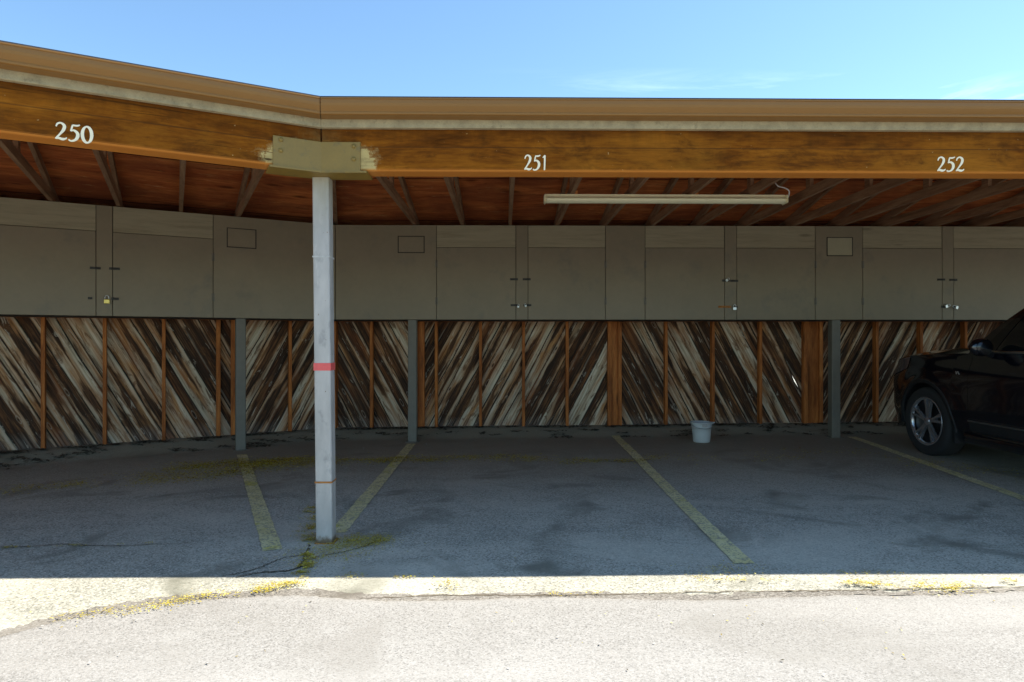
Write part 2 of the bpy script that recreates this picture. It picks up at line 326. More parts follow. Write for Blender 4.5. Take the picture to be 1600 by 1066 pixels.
# ------------------------------------------------------------------ mesh helpers
class MB:
    def __init__(s): s.bm = bmesh.new()
    def hexa(s, vs):
        v = [s.bm.verts.new(p) for p in vs]
        for f in ((3, 2, 1, 0), (4, 5, 6, 7), (0, 1, 5, 4), (1, 2, 6, 5), (2, 3, 7, 6), (3, 0, 4, 7)):
            s.bm.faces.new([v[i] for i in f])
        return s
    def box(s, x0, x1, y0, y1, z0, z1):
        return s.hexa([(x0, y0, z0), (x1, y0, z0), (x1, y1, z0), (x0, y1, z0), (x0, y0, z1), (x1, y0, z1), (x1, y1, z1), (x0, y1, z1)])
    def loft(s, rings, close=True, caps=True, smooth=False):
        L = [[s.bm.verts.new(p) for p in r] for r in rings]; n = len(L[0])
        for q, w in zip(L, L[1:]):
            for i in range(n if close else n-1):
                f = s.bm.faces.new((q[i], q[(i+1) % n], w[(i+1) % n], w[i])); f.smooth = smooth
        if caps and close:
            s.bm.faces.new(L[0][::-1]); s.bm.faces.new(L[-1])
        return s
    def extrude_x(s, prof, xa, xb):              # prof of (y, z); xa, xb functions of y
        return s.loft([[(xa(y), y, z) for y, z in prof], [(xb(y), y, z) for y, z in prof]])
    def tube(s, pts, r, n=8):
        pts = [Vector(p) for p in pts]; rings = []
        for i, p in enumerate(pts):
            t = (pts[min(i+1, len(pts)-1)]-pts[max(i-1, 0)]).normalized()
            u = t.cross(Vector((0, 0, 1)) if abs(t.z) < 0.9 else Vector((1, 0, 0))).normalized(); w = t.cross(u)
            rr = r[i] if isinstance(r, list) else r
            rings.append([p+(u*math.cos(q)+w*math.sin(q))*rr for q in [2*math.pi*j/n for j in range(n)]])
        return s.loft(rings, True, True, True)
    def lathe(s, prof, c=(0, 0, 0), n=32, axis='Z', caps=False, smooth=True):
        rings = []
        for r, h in prof:
            ring = []
            for j in range(n):
                q = 2*math.pi*j/n; x, y = r*math.cos(q), r*math.sin(q)
                ring.append((c[0]+x, c[1]+y, c[2]+h) if axis == 'Z' else (c[0]+h, c[1]+x, c[2]+y) if axis == 'X' else (c[0]+x, c[1]+h, c[2]+y))
            rings.append(ring)
        return s.loft(rings, True, caps, smooth)
    def ribbon(s, pts, y0, y1):                  # pts of (x, z, halfwidth): flat stroke with thickness in y
        P = [Vector((p[0], p[1])) for p in pts]; A, B = [], []
        for i, p in enumerate(P):
            t = (P[min(i+1, len(P)-1)]-P[max(i-1, 0)]).normalized(); nrm = Vector((-t.y, t.x))
            A.append(p+nrm*pts[i][2]); B.append(p-nrm*pts[i][2])
        return s.loft([[(q.x, y0, q.y), (w.x, y0, w.y), (w.x, y1, w.y), (q.x, y1, q.y)] for q, w in zip(A, B)])
    def build(s, name, mat, parent=None, base=(0, 0, 0), bevel=0.0, seg=1, fix=True):
        if fix: bmesh.ops.recalc_face_normals(s.bm, faces=s.bm.faces[:])
        if bevel: bmesh.ops.bevel(s.bm, geom=s.bm.edges[:], offset=bevel, segments=seg, affect='EDGES', clamp_overlap=True)
        b = Vector(base)
        for v in s.bm.verts: v.co -= b
        me = bpy.data.meshes.new(name); s.bm.to_mesh(me); s.bm.free()
        if mat: me.materials.append(M[mat])
        o = bpy.data.objects.new(name, me); C.objects.link(o)
        if parent: o.parent = parent
        return o
def tag(o, label=None, cat=None, group=None, kind=None):
    if label: o['label'] = label
    if cat: o['category'] = cat
    if group: o['group'] = group
    if kind: o['kind'] = kind
    return o
def thing(name, label, cat, w=None, base=(0, 0, 0), group=None):
    o = bpy.data.objects.new(name, None); C.objects.link(o); o.empty_display_size = 0.1
    o.matrix_world = (WM[w] if w else Matrix()) @ Matrix.Translation(base)
    return tag(o, label, cat, group)
def copy_tree(o, parent=None):
    c = o.copy(); C.objects.link(c)
    if parent: c.parent = parent
    for ch in [q for q in bpy.data.objects if q.parent == o]: copy_tree(ch, c)
    return c
def spline(pts, n=6):
    out = []
    for i in range(len(pts)-1):
        p0, p1, p2, p3 = [Vector(pts[min(max(j, 0), len(pts)-1)]) for j in (i-1, i, i+1, i+2)]
        for q in range(n):
            t = q/n
            out.append(0.5*((2*p1)+(p2-p0)*t+(2*p0-5*p1+4*p2-p3)*t*t+(3*p1-p0-3*p2+p3)*t**3))
    out.append(Vector(pts[-1])); return out

# ------------------------------------------------------------------ ground
def local(w, X, Y):
    return WM[w].inverted() @ Vector((X, Y, 0))
def depth_in(X, Y):
    r = local('R', X, Y)
    return r.y if r.x > -FOLD*r.y else local('L', X, Y).y
def gz(X, Y):
    d = depth_in(X, Y)
    z = sm(0.3, 4.0, d)*0.0085*(min(8, max(-6.5, X))+1.6)
    z += 0.085*sm(4.32, 4.95, d)
    z += 0.004*math.sin(X*1.7+0.6*Y)*math.sin(Y*1.3-0.4*X)*sm(-3, 0, d)
    return z
def axis_vals(fine0, fine1, step, far0, far1):
    v = []; x = fine0
    while x <= fine1+1e-6: v.append(x); x += step
    a, s = fine0, step
    while a > far0: s *= 1.6; a -= s; v.insert(0, max(a, far0))
    a, s = fine1, step
    while a < far1: s *= 1.6; a += s; v.append(min(a, far1))
    return v
def sheet(name, mat, xs, ys, zf):
    bm = bmesh.new(); g = [[bm.verts.new((x, y, zf(x, y))) for x in xs] for y in ys]
    for j in range(len(ys)-1):
        for i in range(len(xs)-1):
            f = bm.faces.new((g[j][i], g[j][i+1], g[j+1][i+1], g[j+1][i])); f.smooth = True
    b = MB(); b.bm.free(); b.bm = bm
    return b.build(name, mat, fix=False)
ground = sheet('parking_ground', 'asphalt', axis_vals(-9, 10, 0.12, -900, 900), axis_vals(1.0, 10.4, 0.1, -900, 900), gz)
tag(ground, kind='structure')

# lane laid over it, its ragged edge following both wings
edge_px = [(-260, 1086), (-120, 1040), (0, 1000), (90, 975), (180, 957), (300, 940), (420, 934), (500, 936), (590, 941), (700, 938), (850, 937),
           (1000, 938), (1150, 938), (1300, 934), (1450, 931), (1600, 927), (1800, 924)]
edge = [on_ground(*p) for p in edge_px]
edge = spline([(p.x, p.y) for p in edge], 14)
edge = [Vector((-60, edge[0].y-(edge[0].x+60)*0.5))]+edge+[Vector((60, edge[-1].y))]
edge = [p+Vector((0, random.uniform(-0.008, 0.008)+0.012*math.sin(p.x*5))) for p in edge]
b = MB(); rows = []
for off, z in ((0.0, 0.001), (-0.012, 0.011), (-0.05, 0.013), (-0.5, 0.014), (-2.0, 0.014)):
    rows.append([b.bm.verts.new((p.x, p.y+off, z)) for p in edge])
rows.append([b.bm.verts.new((p.x, -120, 0.014)) for p in edge])
for q, w in zip(rows, rows[1:]):
    for i in range(len(edge)-1):
        f = b.bm.faces.new((w[i], w[i+1], q[i+1], q[i])); f.smooth = True
lane = b.build('driveway', 'lane'); tag(lane, kind='structure')

def strip(name, mat, pts, w0, w1, jit, dz, parent, taper=True):
    b = MB(); prev = None; n = len(pts)
    for i, p in enumerate(pts):
        t = (pts[min(i+1, n-1)]-pts[max(i-1, 0)]).normalized(); nr = Vector((-t.y, t.x))
        k = math.sin(math.pi*i/(n-1))**0.4 if taper else 1
        wa = (w0+(w1-w0)*i/(n-1))*0.5*k
        l = p+nr*(wa+random.uniform(-jit, jit)); r = p-nr*(wa+random.uniform(-jit, jit))
        cur = (b.bm.verts.new((l.x, l.y, gz(l.x, l.y)+dz)), b.bm.verts.new((r.x, r.y, gz(r.x, r.y)+dz)))
        if prev: b.bm.faces.new((prev[1], cur[1], cur[0], prev[0]))
        prev = cur
    return b.build(name, mat, parent)
# silt along the lane's edge
strip('joint_silt', 'joint', [p+Vector((0, 0.035)) for p in edge[1:-1]], 0.16, 0.07, 0.018, 0.004, ground)
def gl(px, py, n=26, jit=0.0):
    p = spline([tuple(on_ground(*q)) for q in zip(px, py)], n)
    return [q+Vector((random.uniform(-jit, jit), random.uniform(-jit, jit))) for q in p]
def dense(a, bb, step=0.05):
    n = max(3, int((bb-a).length/step)); return [a+(bb-a)*i/n for i in range(n+1)]
for (pa, pb) in (((378, 708), (426, 860)), ((643, 693), (527, 833)), ((962, 684), (1163, 882)), ((1330, 688), (1690, 812))):
    strip('parking_line', 'line', dense(on_ground(*pa, 0.01), on_ground(*pb)), 0.105, 0.115, 0.004, 0.004, ground, False)
crk = [((-60, 40, 100, 180, 300), (857, 855, 851, 854, 849), 0.008), ((484, 478, 470, 452, 400, 372), (851, 868, 884, 892, 897, 903), 0.015),
       ((484, 440, 400, 345), (866, 874, 890, 903), 0.009), ((1000, 1150, 1300, 1450, 1640), (929, 926, 925, 921, 917), 0.012), ((560, 700, 850, 1000), (936, 931, 931, 929), 0.014),
       ((505, 540, 580, 590), (868, 862, 850, 838), 0.010)]
for xs, ys, w in crk:
    strip('pavement_crack', 'crack' if min(ys) < 905 else 'joint_crack', gl(xs, ys, 16, 0.008), w, w, w*0.3, 0.005, ground)

# ------------------------------------------------------------------ litter
def litter(name, label_mat, blobs, size, kind='stuff', flat=True):
    bm = bmesh.new(); tones = []
    for (cx, cy, rx, ry, n, th) in blobs:
        for _ in range(n):
            u, q = random.gauss(0, 0.5), random.gauss(0, 0.5)
            x = cx+u*rx*math.cos(th)-q*ry*math.sin(th); y = cy+u*rx*math.sin(th)+q*ry*math.cos(th)
            z = gz(x, y)+0.004+random.random()*0.006
            if y < 3.4: z += 0.011
            s = size*random.uniform(0.4, 1.2)*(1+1.0*max(0, min(1, (y-4.5)/2))); a0 = random.uniform(0, 6.28); t = random.uniform(-0.5, 0.5)
            vs = []
            for k2, (rr, aa) in enumerate(((1, 0), (0.5, 1.3), (1.0, 3.0), (0.55, 4.5))):
                vs.append(bm.verts.new((x+s*rr*math.cos(aa+a0), y+s*rr*math.sin(aa+a0), z+s*0.5*t*math.cos(aa)+0.003)))
            bm.faces.new(vs); tones.append(random.random())
    me = bpy.data.meshes.new(name); bm.to_mesh(me); bm.free()
    at = me.attributes.new('tone', 'FLOAT', 'FACE')
    for i, t in enumerate(tones): at.data[i].value = t
    me.materials.append(M[label_mat]); o = bpy.data.objects.new(name, me); C.objects.link(o)
    o['kind'] = kind; return o
bl = []
def blob(px, py, wpx, hpx, n, th=0.0):
    p = on_ground(px, py); d = (p.x**2+p.y**2)**0.5; dd = CAM_H*FPX/(py-533)
    bl.append((p.x, p.y, wpx*dd/FPX, hpx*dd*dd/(CAM_H*FPX), n, th))
def trail(xs, ys, w, n, cl=14):
    pts = gl(xs, ys, 10)
    for _ in range(cl):
        p = random.choice(pts); bl.append((p.x+random.uniform(-w, w), p.y+random.uniform(-w, w), w*random.uniform(0.5, 2.2), w*random.uniform(0.4, 1.0), n//cl, random.uniform(-0.5, 0.5)))
trail((110, 200, 290, 350, 420, 470), (968, 958, 944, 930, 920, 912), 0.05, 900, 60)
trail((400, 440, 465, 485), (928, 920, 910, 890), 0.035, 500, 16)
trail((470, 478, 484), (900, 886, 868), 0.025, 1200, 20)
trail((484, 486, 490), (795, 820, 848), 0.05, 1500, 26)
trail((520, 560, 585), (852, 848, 842), 0.09, 2200, 40)
trail((1310, 1360, 1420, 1480, 1540, 1600, 1660), (914, 917, 920, 922, 914, 913, 912), 0.03, 900, 30)
trail((1080, 1130, 1180, 1240), (906, 908, 910, 908), 0.035, 170, 12)
blob(1465, 921, 60, 14, 260); blob(700, 918, 22, 12, 90); blob(552, 900, 22, 5, 60); blob(630, 902, 20, 3, 60); blob(520, 866, 70, 16, 700)
blob(1135, 893, 60, 12, 160); blob(870, 932, 30, 3, 40); blob(930, 931, 16, 3, 30); blob(1350, 897, 60, 4, 70)
trail((230, 330, 430, 480), (748, 740, 724, 722), 0.24, 4200, 90)
trail((280, 360, 420, 470), (728, 726, 722, 722), 0.2, 3000, 60)
trail((530, 600, 660, 770, 900, 1000), (722, 720, 718, 718, 722, 720), 0.16, 3200, 70)
trail((0, 60, 140), (764, 760, 752), 0.16, 700, 22)
trail((1040, 1180, 1300, 1400, 1500, 1600), (720, 720, 712, 722, 738, 748), 0.22, 1100, 44)
trail((0, 60, 180, 240), (857, 855, 852, 850), 0.015, 200, 16)
for _ in range(60): blob(random.uniform(0, 1600), random.uniform(700, 1050), 30, 10, 2)
tag(litter('seed_litter', 'litter', bl, 0.0065), 'yellow green seed litter blown along the cracks', None)
bl = []
for w_, xr in (('R', (-1.1, 8.5)), ('L', (-6.5, 1.0))):
    for _ in range(150):
        yl = random.choice((random.uniform(4.35, 4.9), 4.86)); x_ = random.uniform(*xr)
        p_ = WM[w_] @ Vector((x_, yl, 0)); bl.append((p_.x, p_.y, random.uniform(0.04, 0.22), random.uniform(0.02, 0.06), 22, random.uniform(-0.3, 0.3)))
M['dirt'] = paint('brown_dirt_crumbs', (0.10, 0.075, 0.045), 0.95, 0.6, 3)
tag(litter('wall_debris', 'dirt', bl, 0.016), 'brown dirt and leaf crumbs gathered along the plank wall', None)
bl = []
for _ in range(110): blob(random.uniform(0, 1600), random.choice((random.uniform(672, 780), random.uniform(780, 1060))), 20, 8, 1)
tag(litter('pale_grit', 'chip', bl, 0.009), 'scattered pale grit on the parking asphalt', None)
bl = []
for _ in range(11): blob(random.uniform(0, 1600), random.uniform(930, 1060), 20, 8, 1)
tag(litter('dark_leaf_bits', 'crack', bl, 0.009), 'few dark dry leaf bits on the bright driveway', None)

# ------------------------------------------------------------------ carport wings
XF = {'R': 14.0, 'L': -12.0}
EAVE_Y, EAVE_Z, RISE, RIDGE_Y, BACK_Y = -0.14, 2.745, 0.2, 2.51, 5.16
def zs(y): return EAVE_Z+RISE*(y-EAVE_Y) if y <= RIDGE_Y else EAVE_Z+RISE*(RIDGE_Y-EAVE_Y)-RISE*(y-RIDGE_Y)
def ends(w, gap=0.0):
    if w == 'R': return (lambda y: foldx('R', y)+gap), (lambda y: XF['R'])
    return (lambda y: XF['L']), (lambda y: foldx('L', y)-gap)

def glyph(ch):
    if ch == '2': return [[(0.06, 0.76, 0.035), (0.14, 0.93, 0.05), (0.33, 1.0, 0.055), (0.52, 0.86, 0.085), (0.48, 0.62, 0.085), (0.30, 0.36, 0.055), (0.10, 0.12, 0.045), (0.03, 0.03, 0.04)],
                          [(0.02, 0.05, 0.04), (0.2, 0.09, 0.065), (0.42, 0.045, 0.075), (0.6, 0.10, 0.04), (0.64, 0.17, 0.025)]]
    if ch == '5': return [[(0.66, 1.02, 0.03), (0.5, 0.95, 0.055), (0.24, 0.95, 0.05)], [(0.25, 0.96, 0.045), (0.20, 0.78, 0.05), (0.15, 0.58, 0.045)],
                          [(0.15, 0.59, 0.03), (0.32, 0.65, 0.06), (0.52, 0.50, 0.09), (0.52, 0.26, 0.09), (0.36, 0.06, 0.06), (0.14, 0.0, 0.045), (0.02, 0.07, 0.04)]]
    if ch == '0':
        return [[(0.33+0.27*math.cos(q), 0.49+0.48*math.sin(q), 0.045+0.05*abs(math.cos(q-0.25))) for q in [2*math.pi*i/20 for i in range(21)]]]
    return [[(0.12, 0.84, 0.03), (0.24, 0.93, 0.05), (0.33, 1.0, 0.05)], [(0.30, 1.0, 0.065), (0.29, 0.5, 0.06), (0.27, 0.0, 0.055)]]
def number(text, w, px0, px1, pyb, pyt, parent, base):
    x0, zb = on_wing(w, px0, pyb, 0); x1, _ = on_wing(w, px1, pyb, 0); _, zt = on_wing(w, (px0+px1)/2, pyt, 0)
    _, zb = on_wing(w, (px0+px1)/2, pyb, 0)
    adv = [0.48 if c == '1' else 0.74 for c in text]; tot = sum(adv)-0.08; sx = (x1-x0)/tot; hz = zt-zb; x = x0; b = MB()
    for ch, ad in zip(text, adv):
        for i, st in enumerate(glyph(ch)):
            pts = spline([(x+q[0]*sx, zb+q[1]*hz, q[2]*(sx+hz)*0.5) for q in st], 5)
            b.ribbon([tuple(q) for q in pts], -0.003-0.0004*i, 0.004)
        x += ad*sx
    return b.build('stall_number', 'number', parent, base)

def carport(w, label, truss_xs):
    xa, xb = ends(w); base = (0, 0, 0)
    t = thing('carport', label, 'carport', w, base)
    ga, gb = ends(w, 0.004)
    def solid(name, prof, mat, parent=t, e=(xa, xb), bev=0.0):
        return MB().extrude_x(prof, *e).build(name, mat, parent, base, bev)
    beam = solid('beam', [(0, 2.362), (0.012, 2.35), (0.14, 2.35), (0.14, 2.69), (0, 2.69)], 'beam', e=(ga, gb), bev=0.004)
    solid('fascia_board', [(-0.04, 2.607), (-0.002, 2.607), (-0.002, 2.727), (-0.04, 2.727)], 'trim', bev=0.003)
    # ogee gutter profile with a rolled lip
    g = [(-0.043, 2.738), (-0.043, 2.656), (-0.118, 2.656), (-0.128, 2.660), (-0.130, 2.668), (-0.128, 2.676), (-0.139, 2.688), (-0.150, 2.702), (-0.154, 2.716),
         (-0.154, 2.738), (-0.160, 2.741), (-0.160, 2.748), (-0.152, 2.750), (-0.146, 2.746), (-0.146, 2.716), (-0.138, 2.700), (-0.120, 2.684), (-0.120, 2.664), (-0.051, 2.664), (-0.051, 2.738)]
    solid('gutter', g, 'gutter', e=ends(w, 0.0025))
    top = 0.020
    solid('roof_shingles', [(-0.125, zs(-0.125)+0.0125), (RIDGE_Y, zs(RIDGE_Y)+0.0125), (BACK_Y, zs(BACK_Y)+0.0125), (BACK_Y, zs(BACK_Y)+top), (RIDGE_Y, zs(RIDGE_Y)+top), (-0.125, zs(-0.125)+top)], 'shingle')
    solid('roof_sheathing', [(-0.035, zs(-0.035)), (RIDGE_Y, zs(RIDGE_Y)), (BACK_Y-0.03, zs(BACK_Y-0.03)), (BACK_Y-0.03, zs(BACK_Y-0.03)+0.012), (RIDGE_Y, zs(RIDGE_Y)+0.012), (-0.035, zs(-0.035)+0.012)], 'sheath')
    # trusses
    hw = 0.019; proto = None; D = 0.09
    def prism(prof): return MB().loft([[(-hw, y, z) for y, z in prof], [(hw, y, z) for y, z in prof]])
    e = 0.002
    for x in truss_xs:
        if proto is None:
            ry = RIDGE_Y
            proto = prism([(0.02, zs(0.02)-e), (0.02, zs(0.02)-e-0.02), (0.45, zs(0.45)-D), (ry, zs(ry)-D), (4.6, zs(4.6)-D), (4.97, zs(4.97)-0.02-e), (4.97, zs(4.97)-e), (ry, zs(ry)-e)]).build('truss', 'truss', t, base)
            hw = 0.0195
            prism([(0.03, 2.771), (4.96, 2.771), (4.96, 2.775), (4.55, 2.86), (0.47, 2.86), (0.03, 2.773)]).build('bottom_chord', 'truss', proto, base)
            hw = 0.0185
            prism([(ry-0.045, 2.861), (ry+0.045, 2.861), (ry+0.045, zs(ry)-D-0.001), (ry-0.045, zs(ry)-D-0.001)]).build('king_post', 'truss', proto, base)
            proto.location = (x, 0, 0)
        else:
            c = copy_tree(proto, t); c.location = (x, 0, 0)
    return t, beam

x0, _ = on_wing('R', 797, 352, 4.15)
tr = [x0+0.61*k2 for k2 in range(-2, 22)]
right, beamR = carport('R', 'long right carport wing with brown gutter, orange beam numbered 251 and 252', tr)
x0, _ = on_wing('L', 185, 324, 4.15)
left, beamL = carport('L', 'angled left carport wing with brown gutter, orange beam numbered 250', [q for q in (x0+0.61*k2 for k2 in range(-14, 5)) if q < 0.12])
b = MB(); hy = [(0.1, zs(0.1)-0.01), (0.5, zs(0.5)-0.115), (RIDGE_Y, zs(RIDGE_Y)-0.115), (4.6, zs(4.6)-0.115), (4.95, zs(4.95)-0.01)]
b.loft([[(-FOLD*y+q, y, z) for y, z in hy+[(y, zs(y)-0.004) for y, z in hy[::-1]]] for q in (-0.022, 0.022)])
b.build('hip_rafter', 'truss', right)
number('251', 'R', 819, 853, 266, 243, beamR, (0, 0, 0))
number('252', 'R', 1464, 1506, 268, 246, beamR, (0, 0, 0))
number('250', 'L', 86, 145, 221, 195, beamL, (0, 0, 0))

# ------------------------------------------------------------------ diagonal plank walls
WY = 5.0
def plank_panel(w, x0, x1, sgn, parent, gaps=()):
    zb, zt = -0.02, 2.72; ang = R(62); bm = bmesh.new()
    uvl = bm.loops.layers.uv.new('UVMap'); ul2 = bm.loops.layers.uv.new('edge'); tl = bm.faces.layers.float.new('tone')
    dirv = Vector((math.cos(ang)*sgn, math.sin(ang))); nv = Vector((dirv.y, -dirv.x))     # along / across in (x, z)
    if nv.x < 0: nv = -nv
    cs = [Vector((x, z)) for x in (x0, x1) for z in (zb, zt)]
    a0 = min(c.dot(nv) for c in cs)-0.05; a1 = max(c.dot(nv) for c in cs); l0 = min(c.dot(dirv) for c in cs)-0.1; l1 = max(c.dot(dirv) for c in cs)+0.1
    p = a0; i = 0
    while p < a1:
        wd = random.uniform(0.14, 0.21) if i % 2 else random.uniform(0.11, 0.18); tone = random.random(); uo = random.uniform(0, 30)
        y0 = WY+0.002+(0.0 if i % 2 else 0.020)+random.uniform(0, 0.006); th = 0.017; n = 9
        e1 = e2 = None; L, Rr = [], []
        ov = 0.022
        for q in range(n+1):
            l = l0+(l1-l0)*q/n
            L.append((l, p-ov+random.uniform(-0.010, 0.010))); Rr.append((l, p+wd+ov+random.uniform(-0.010, 0.010)))
        for gx_, gz_ in gaps:
            gp, gl_ = gx_*nv.x+gz_*nv.y, gx_*dirv.x+gz_*dirv.y
            if abs(p+wd-gp) < 0.045: Rr = [(l, v-(ov*2.1-0.004 if abs(l-gl_) < 0.3 else 0)) for l, v in Rr]
            if abs(p-gp) < 0.045: L = [(l, v+ov) if abs(l-gl_) < 0.3 else (l, v) for l, v in L]
        def pt(lv, y): q = dirv*lv[0]+nv*lv[1]; return (q.x, y, q.y)
        for q in range(n):
            a, b2, c2, d = L[q], L[q+1], Rr[q+1], Rr[q]
            for quad, ys, es in (((a, b2, c2, d), (y0,)*4, (-1, -1, 1, 1)), ((a, b2, b2, a), (y0, y0, y0+th, y0+th), (-1,)*4), ((d, c2, c2, d), (y0, y0, y0+th, y0+th), (1,)*4)):
                vs = [bm.verts.new(pt(k3, yy)) for k3, yy in zip(quad, ys)]
                f = bm.faces.new(vs); f[tl] = tone
                for lp, k3, e_ in zip(f.loops, quad, es): lp[uvl].uv = (k3[0]+uo, k3[1]-p-wd/2); lp[ul2].uv = (0.0, e_)
        p += wd; i += 1
    for co, no in (((x0, 0, 0), (-1, 0, 0)), ((x1, 0, 0), (1, 0, 0)), ((0, 0, zb), (0, 0, -1)), ((0, 0, zt), (0, 0, 1))):
        bmesh.ops.bisect_plane(bm, geom=bm.verts[:]+bm.edges[:]+bm.faces[:], plane_co=co, plane_no=no, clear_outer=True)
    bmesh.ops.remove_doubles(bm, verts=bm.verts[:], dist=0.0004)
    b = MB(); b.bm.free(); b.bm = bm
    return b.build('plank_panel', 'plank', parent)

def wx(w, px, y=WY): return on_wing(w, px, 600, y)[0]
def stud(w, x, parent, wid=0.042, y0=WY-0.09, y1=WY-0.001, z0=-0.05, z1=2.70):
    return MB().box(x-wid/2, x+wid/2, y0, y1, z0, z1).build('stud', 'stud', parent, bevel=0.003)
wallR = thing('plank_wall', 'weathered diagonal plank wall behind stalls 251 and 252', 'wall', 'R')
cuts = [foldx('R', WY)+0.01, wx('R', 657), wx('R', 961), wx('R', 1270)]
xs = cuts+[cuts[-1]+3.1, cuts[-1]+6.2, 14.0]
for i, (p, q) in enumerate(zip(xs, xs[1:])):
    s = -1 if i % 2 == 0 else 1
    if i == 4: s = 1
    plank_panel('R', p+0.004, q-0.004, s, wallR, gaps=((on_wing('R', 1238, 590, WY),) if i == 2 else ()))
ST = WY-0.045
for px in (524, 581, 651, 682, 751, 818, 886, 952, 968, 1040, 1113, 1187, 1257, 1281, 1368, 1437, 1506, 1576):
    stud('R', wx('R', px, ST), wallR, 0.05 if px in (651, 952, 968, 1257, 1281) else 0.04)
lx = wx('R', 1576, ST)
for k2 in range(1, 9): stud('R', lx+0.61*k2, wallR)
for a_, b_ in ((653, 664), (953, 967), (1259, 1279)):
    MB().box(wx('R', a_), wx('R', b_), WY-0.045, WY-0.003, -0.05, 2.7).build('nailing_board', 'stud', wallR, bevel=0.003)
MB().box(foldx('R', WY)+0.02, 14, WY-0.03, WY+0.0005, 1.562, 1.612).build('top_rail', 'stud', wallR, bevel=0.003)
MB().box(foldx('R', WY)-0.05, foldx('R', WY)+0.06, WY+0.055, WY+0.10, -0.05, 2.7).build('corner_post', 'stud', wallR, bevel=0.003)
wallL = thing('plank_wall', 'weathered diagonal plank wall of the angled wing behind stall 250', 'wall', 'L')
xs = [-12, -9, -6.2, wx('L', 362), foldx('L', WY)-0.01]
xs[2] = xs[3]-3.66; xs[1] = xs[2]-3.05
for i, (p, q) in enumerate(zip(xs, xs[1:])): plank_panel('L', p+0.004, q-0.004, (1, -1, -1, 1)[i] if i != 1 else 1, wallL)
for px in (68, 164, 256, 341, 364, 453, 517): stud('L', wx('L', px, ST), wallL, 0.05 if px in (364, 341) else 0.04)
lx = wx('L', 68, ST)
for k2 in range(1, 8): stud('L', lx-0.61*k2, wallL)
MB().box(-12, foldx('L', WY)-0.03, WY-0.03, WY+0.0005, 1.562, 1.612).build('top_rail', 'stud', wallL, bevel=0.003)

# ------------------------------------------------------------------ hanging cabinets
CY, CZ0, CZ1 = 4.15, 1.56, 2.766
HDR = 2.48
def cx(w, px): return on_wing(w, px, 440, CY)[0]
def latch(b, x0, x1, z, h=0.022, y=CY): b.box(x0, x1, y-0.010, y+0.002, z-h/2, z+h/2)
def cabinet(w, label, xL, xR, doors, panels, stiles, vents, latches, mitreL=False, mitreR=False):
    """doors (x0, x1, hinge side), panels fixed full-height faces, stiles centre strips, all metres on the face"""
    base = ((xL+xR)/2, CY, CZ0)
    t = thing('storage_cabinet', label, 'cabinet', w, base, 'storage cabinets hung along the back')
    fl = lambda y: foldx(w, y)
    xa = (lambda y: fl(y)+0.003) if mitreL else (lambda y: xL+0.002)
    xb = (lambda y: fl(y)-0.003) if mitreR else (lambda y: xR-0.002)
    y0 = CY+0.016
    MB().extrude_x([(y0, CZ0+0.002), (WY-0.10, CZ0+0.002), (WY-0.10, CZ1-0.002), (y0, CZ1-0.002)], xa, xb).build('carcass', 'cabdark', t, base)
    g = 0.0032
    def face(name, a_, b_, z0, z1, mat, parent=t, dy=0.0):
        pa = (lambda y: fl(y)+0.003) if (mitreL and abs(a_-xL) < 1e-4) else (lambda y: a_+g)
        pb = (lambda y: fl(y)-0.003) if (mitreR and abs(b_-xR) < 1e-4) else (lambda y: b_-g)
        return MB().extrude_x([(CY+dy, z0+g), (y0-0.001, z0+g), (y0-0.001, z1-g), (CY+dy, z1-g)], pa, pb).build(name, mat, parent, base, bevel=0.0015)
    for a_, b_ in panels: face('face_panel', a_, b_, CZ0, CZ1, 'cab', dy=-0.001)
    for a_, b_ in stiles: face('stile', a_, b_, CZ0, CZ1, 'cab', dy=-0.003)
    for a_, b_, side in doors:
        d = face('door', a_, b_, CZ0, HDR, 'cab', dy=random.uniform(-0.004, 0.0))
        face('header_board', a_, b_, HDR, CZ1, 'cabwood', dy=0.003)
        hx = a_ if side == 'l' else b_
        for z in (1.80, 2.27):
            MB().box(hx-0.016, hx+0.016, CY-0.008, CY-0.0045, z-0.045, z+0.045).tube([(hx, CY-0.009, z-0.045), (hx, CY-0.009, z+0.045)], 0.006).build('hinge', 'backpost', d, base)
    for x0, x1, z0, z1, m in vents:
        v = MB().box(x0, x1, CY-0.006, CY+0.004, z0, z1).build('vent_cover', m, t, base, 0.002)
        b = MB()
        for q in ((x0-0.012, x1+0.012, z1+0.001, z1+0.010), (x0-0.012, x1+0.012, z0-0.012, z0-0.001), (x0-0.012, x0-0.001, z0-0.001, z1+0.001), (x1+0.001, x1+0.012, z0-0.001, z1+0.001)):
            b.box(q[0], q[1], CY-0.003, CY+0.004, q[2], q[3])
        b.build('vent_gasket', 'cabdark', v, base)
    for x, z, wd, m in latches:
        b = MB(); b.box(x-wd/2, x+wd/2, CY-0.011, CY-0.004, z-0.014, z+0.0125); b.tube([(x-wd*0.42, CY-0.015, z), (x+wd*0.42, CY-0.015, z)], 0.006)
        for q in (-0.3, 0.3): b.tube([(x+wd*q, CY-0.022, z), (x+wd*q, CY-0.010, z)], 0.008)
        b.build('latch', m, t, base)
    return t
Zp = lambda w, px, py: on_wing(w, px, py, CY)[1]
def vent(w, a_, b_, t_, u_, m='cab'):
    return (cx(w, a_), cx(w, b_), Zp(w, a_, u_), Zp(w, a_, t_), m)
def lat(w, px, py, wd=0.10, m='hard'): return (cx(w, px), Zp(w, px, py), wd, m)
P = lambda px: cx('R', px)
f0 = foldx('R', CY)
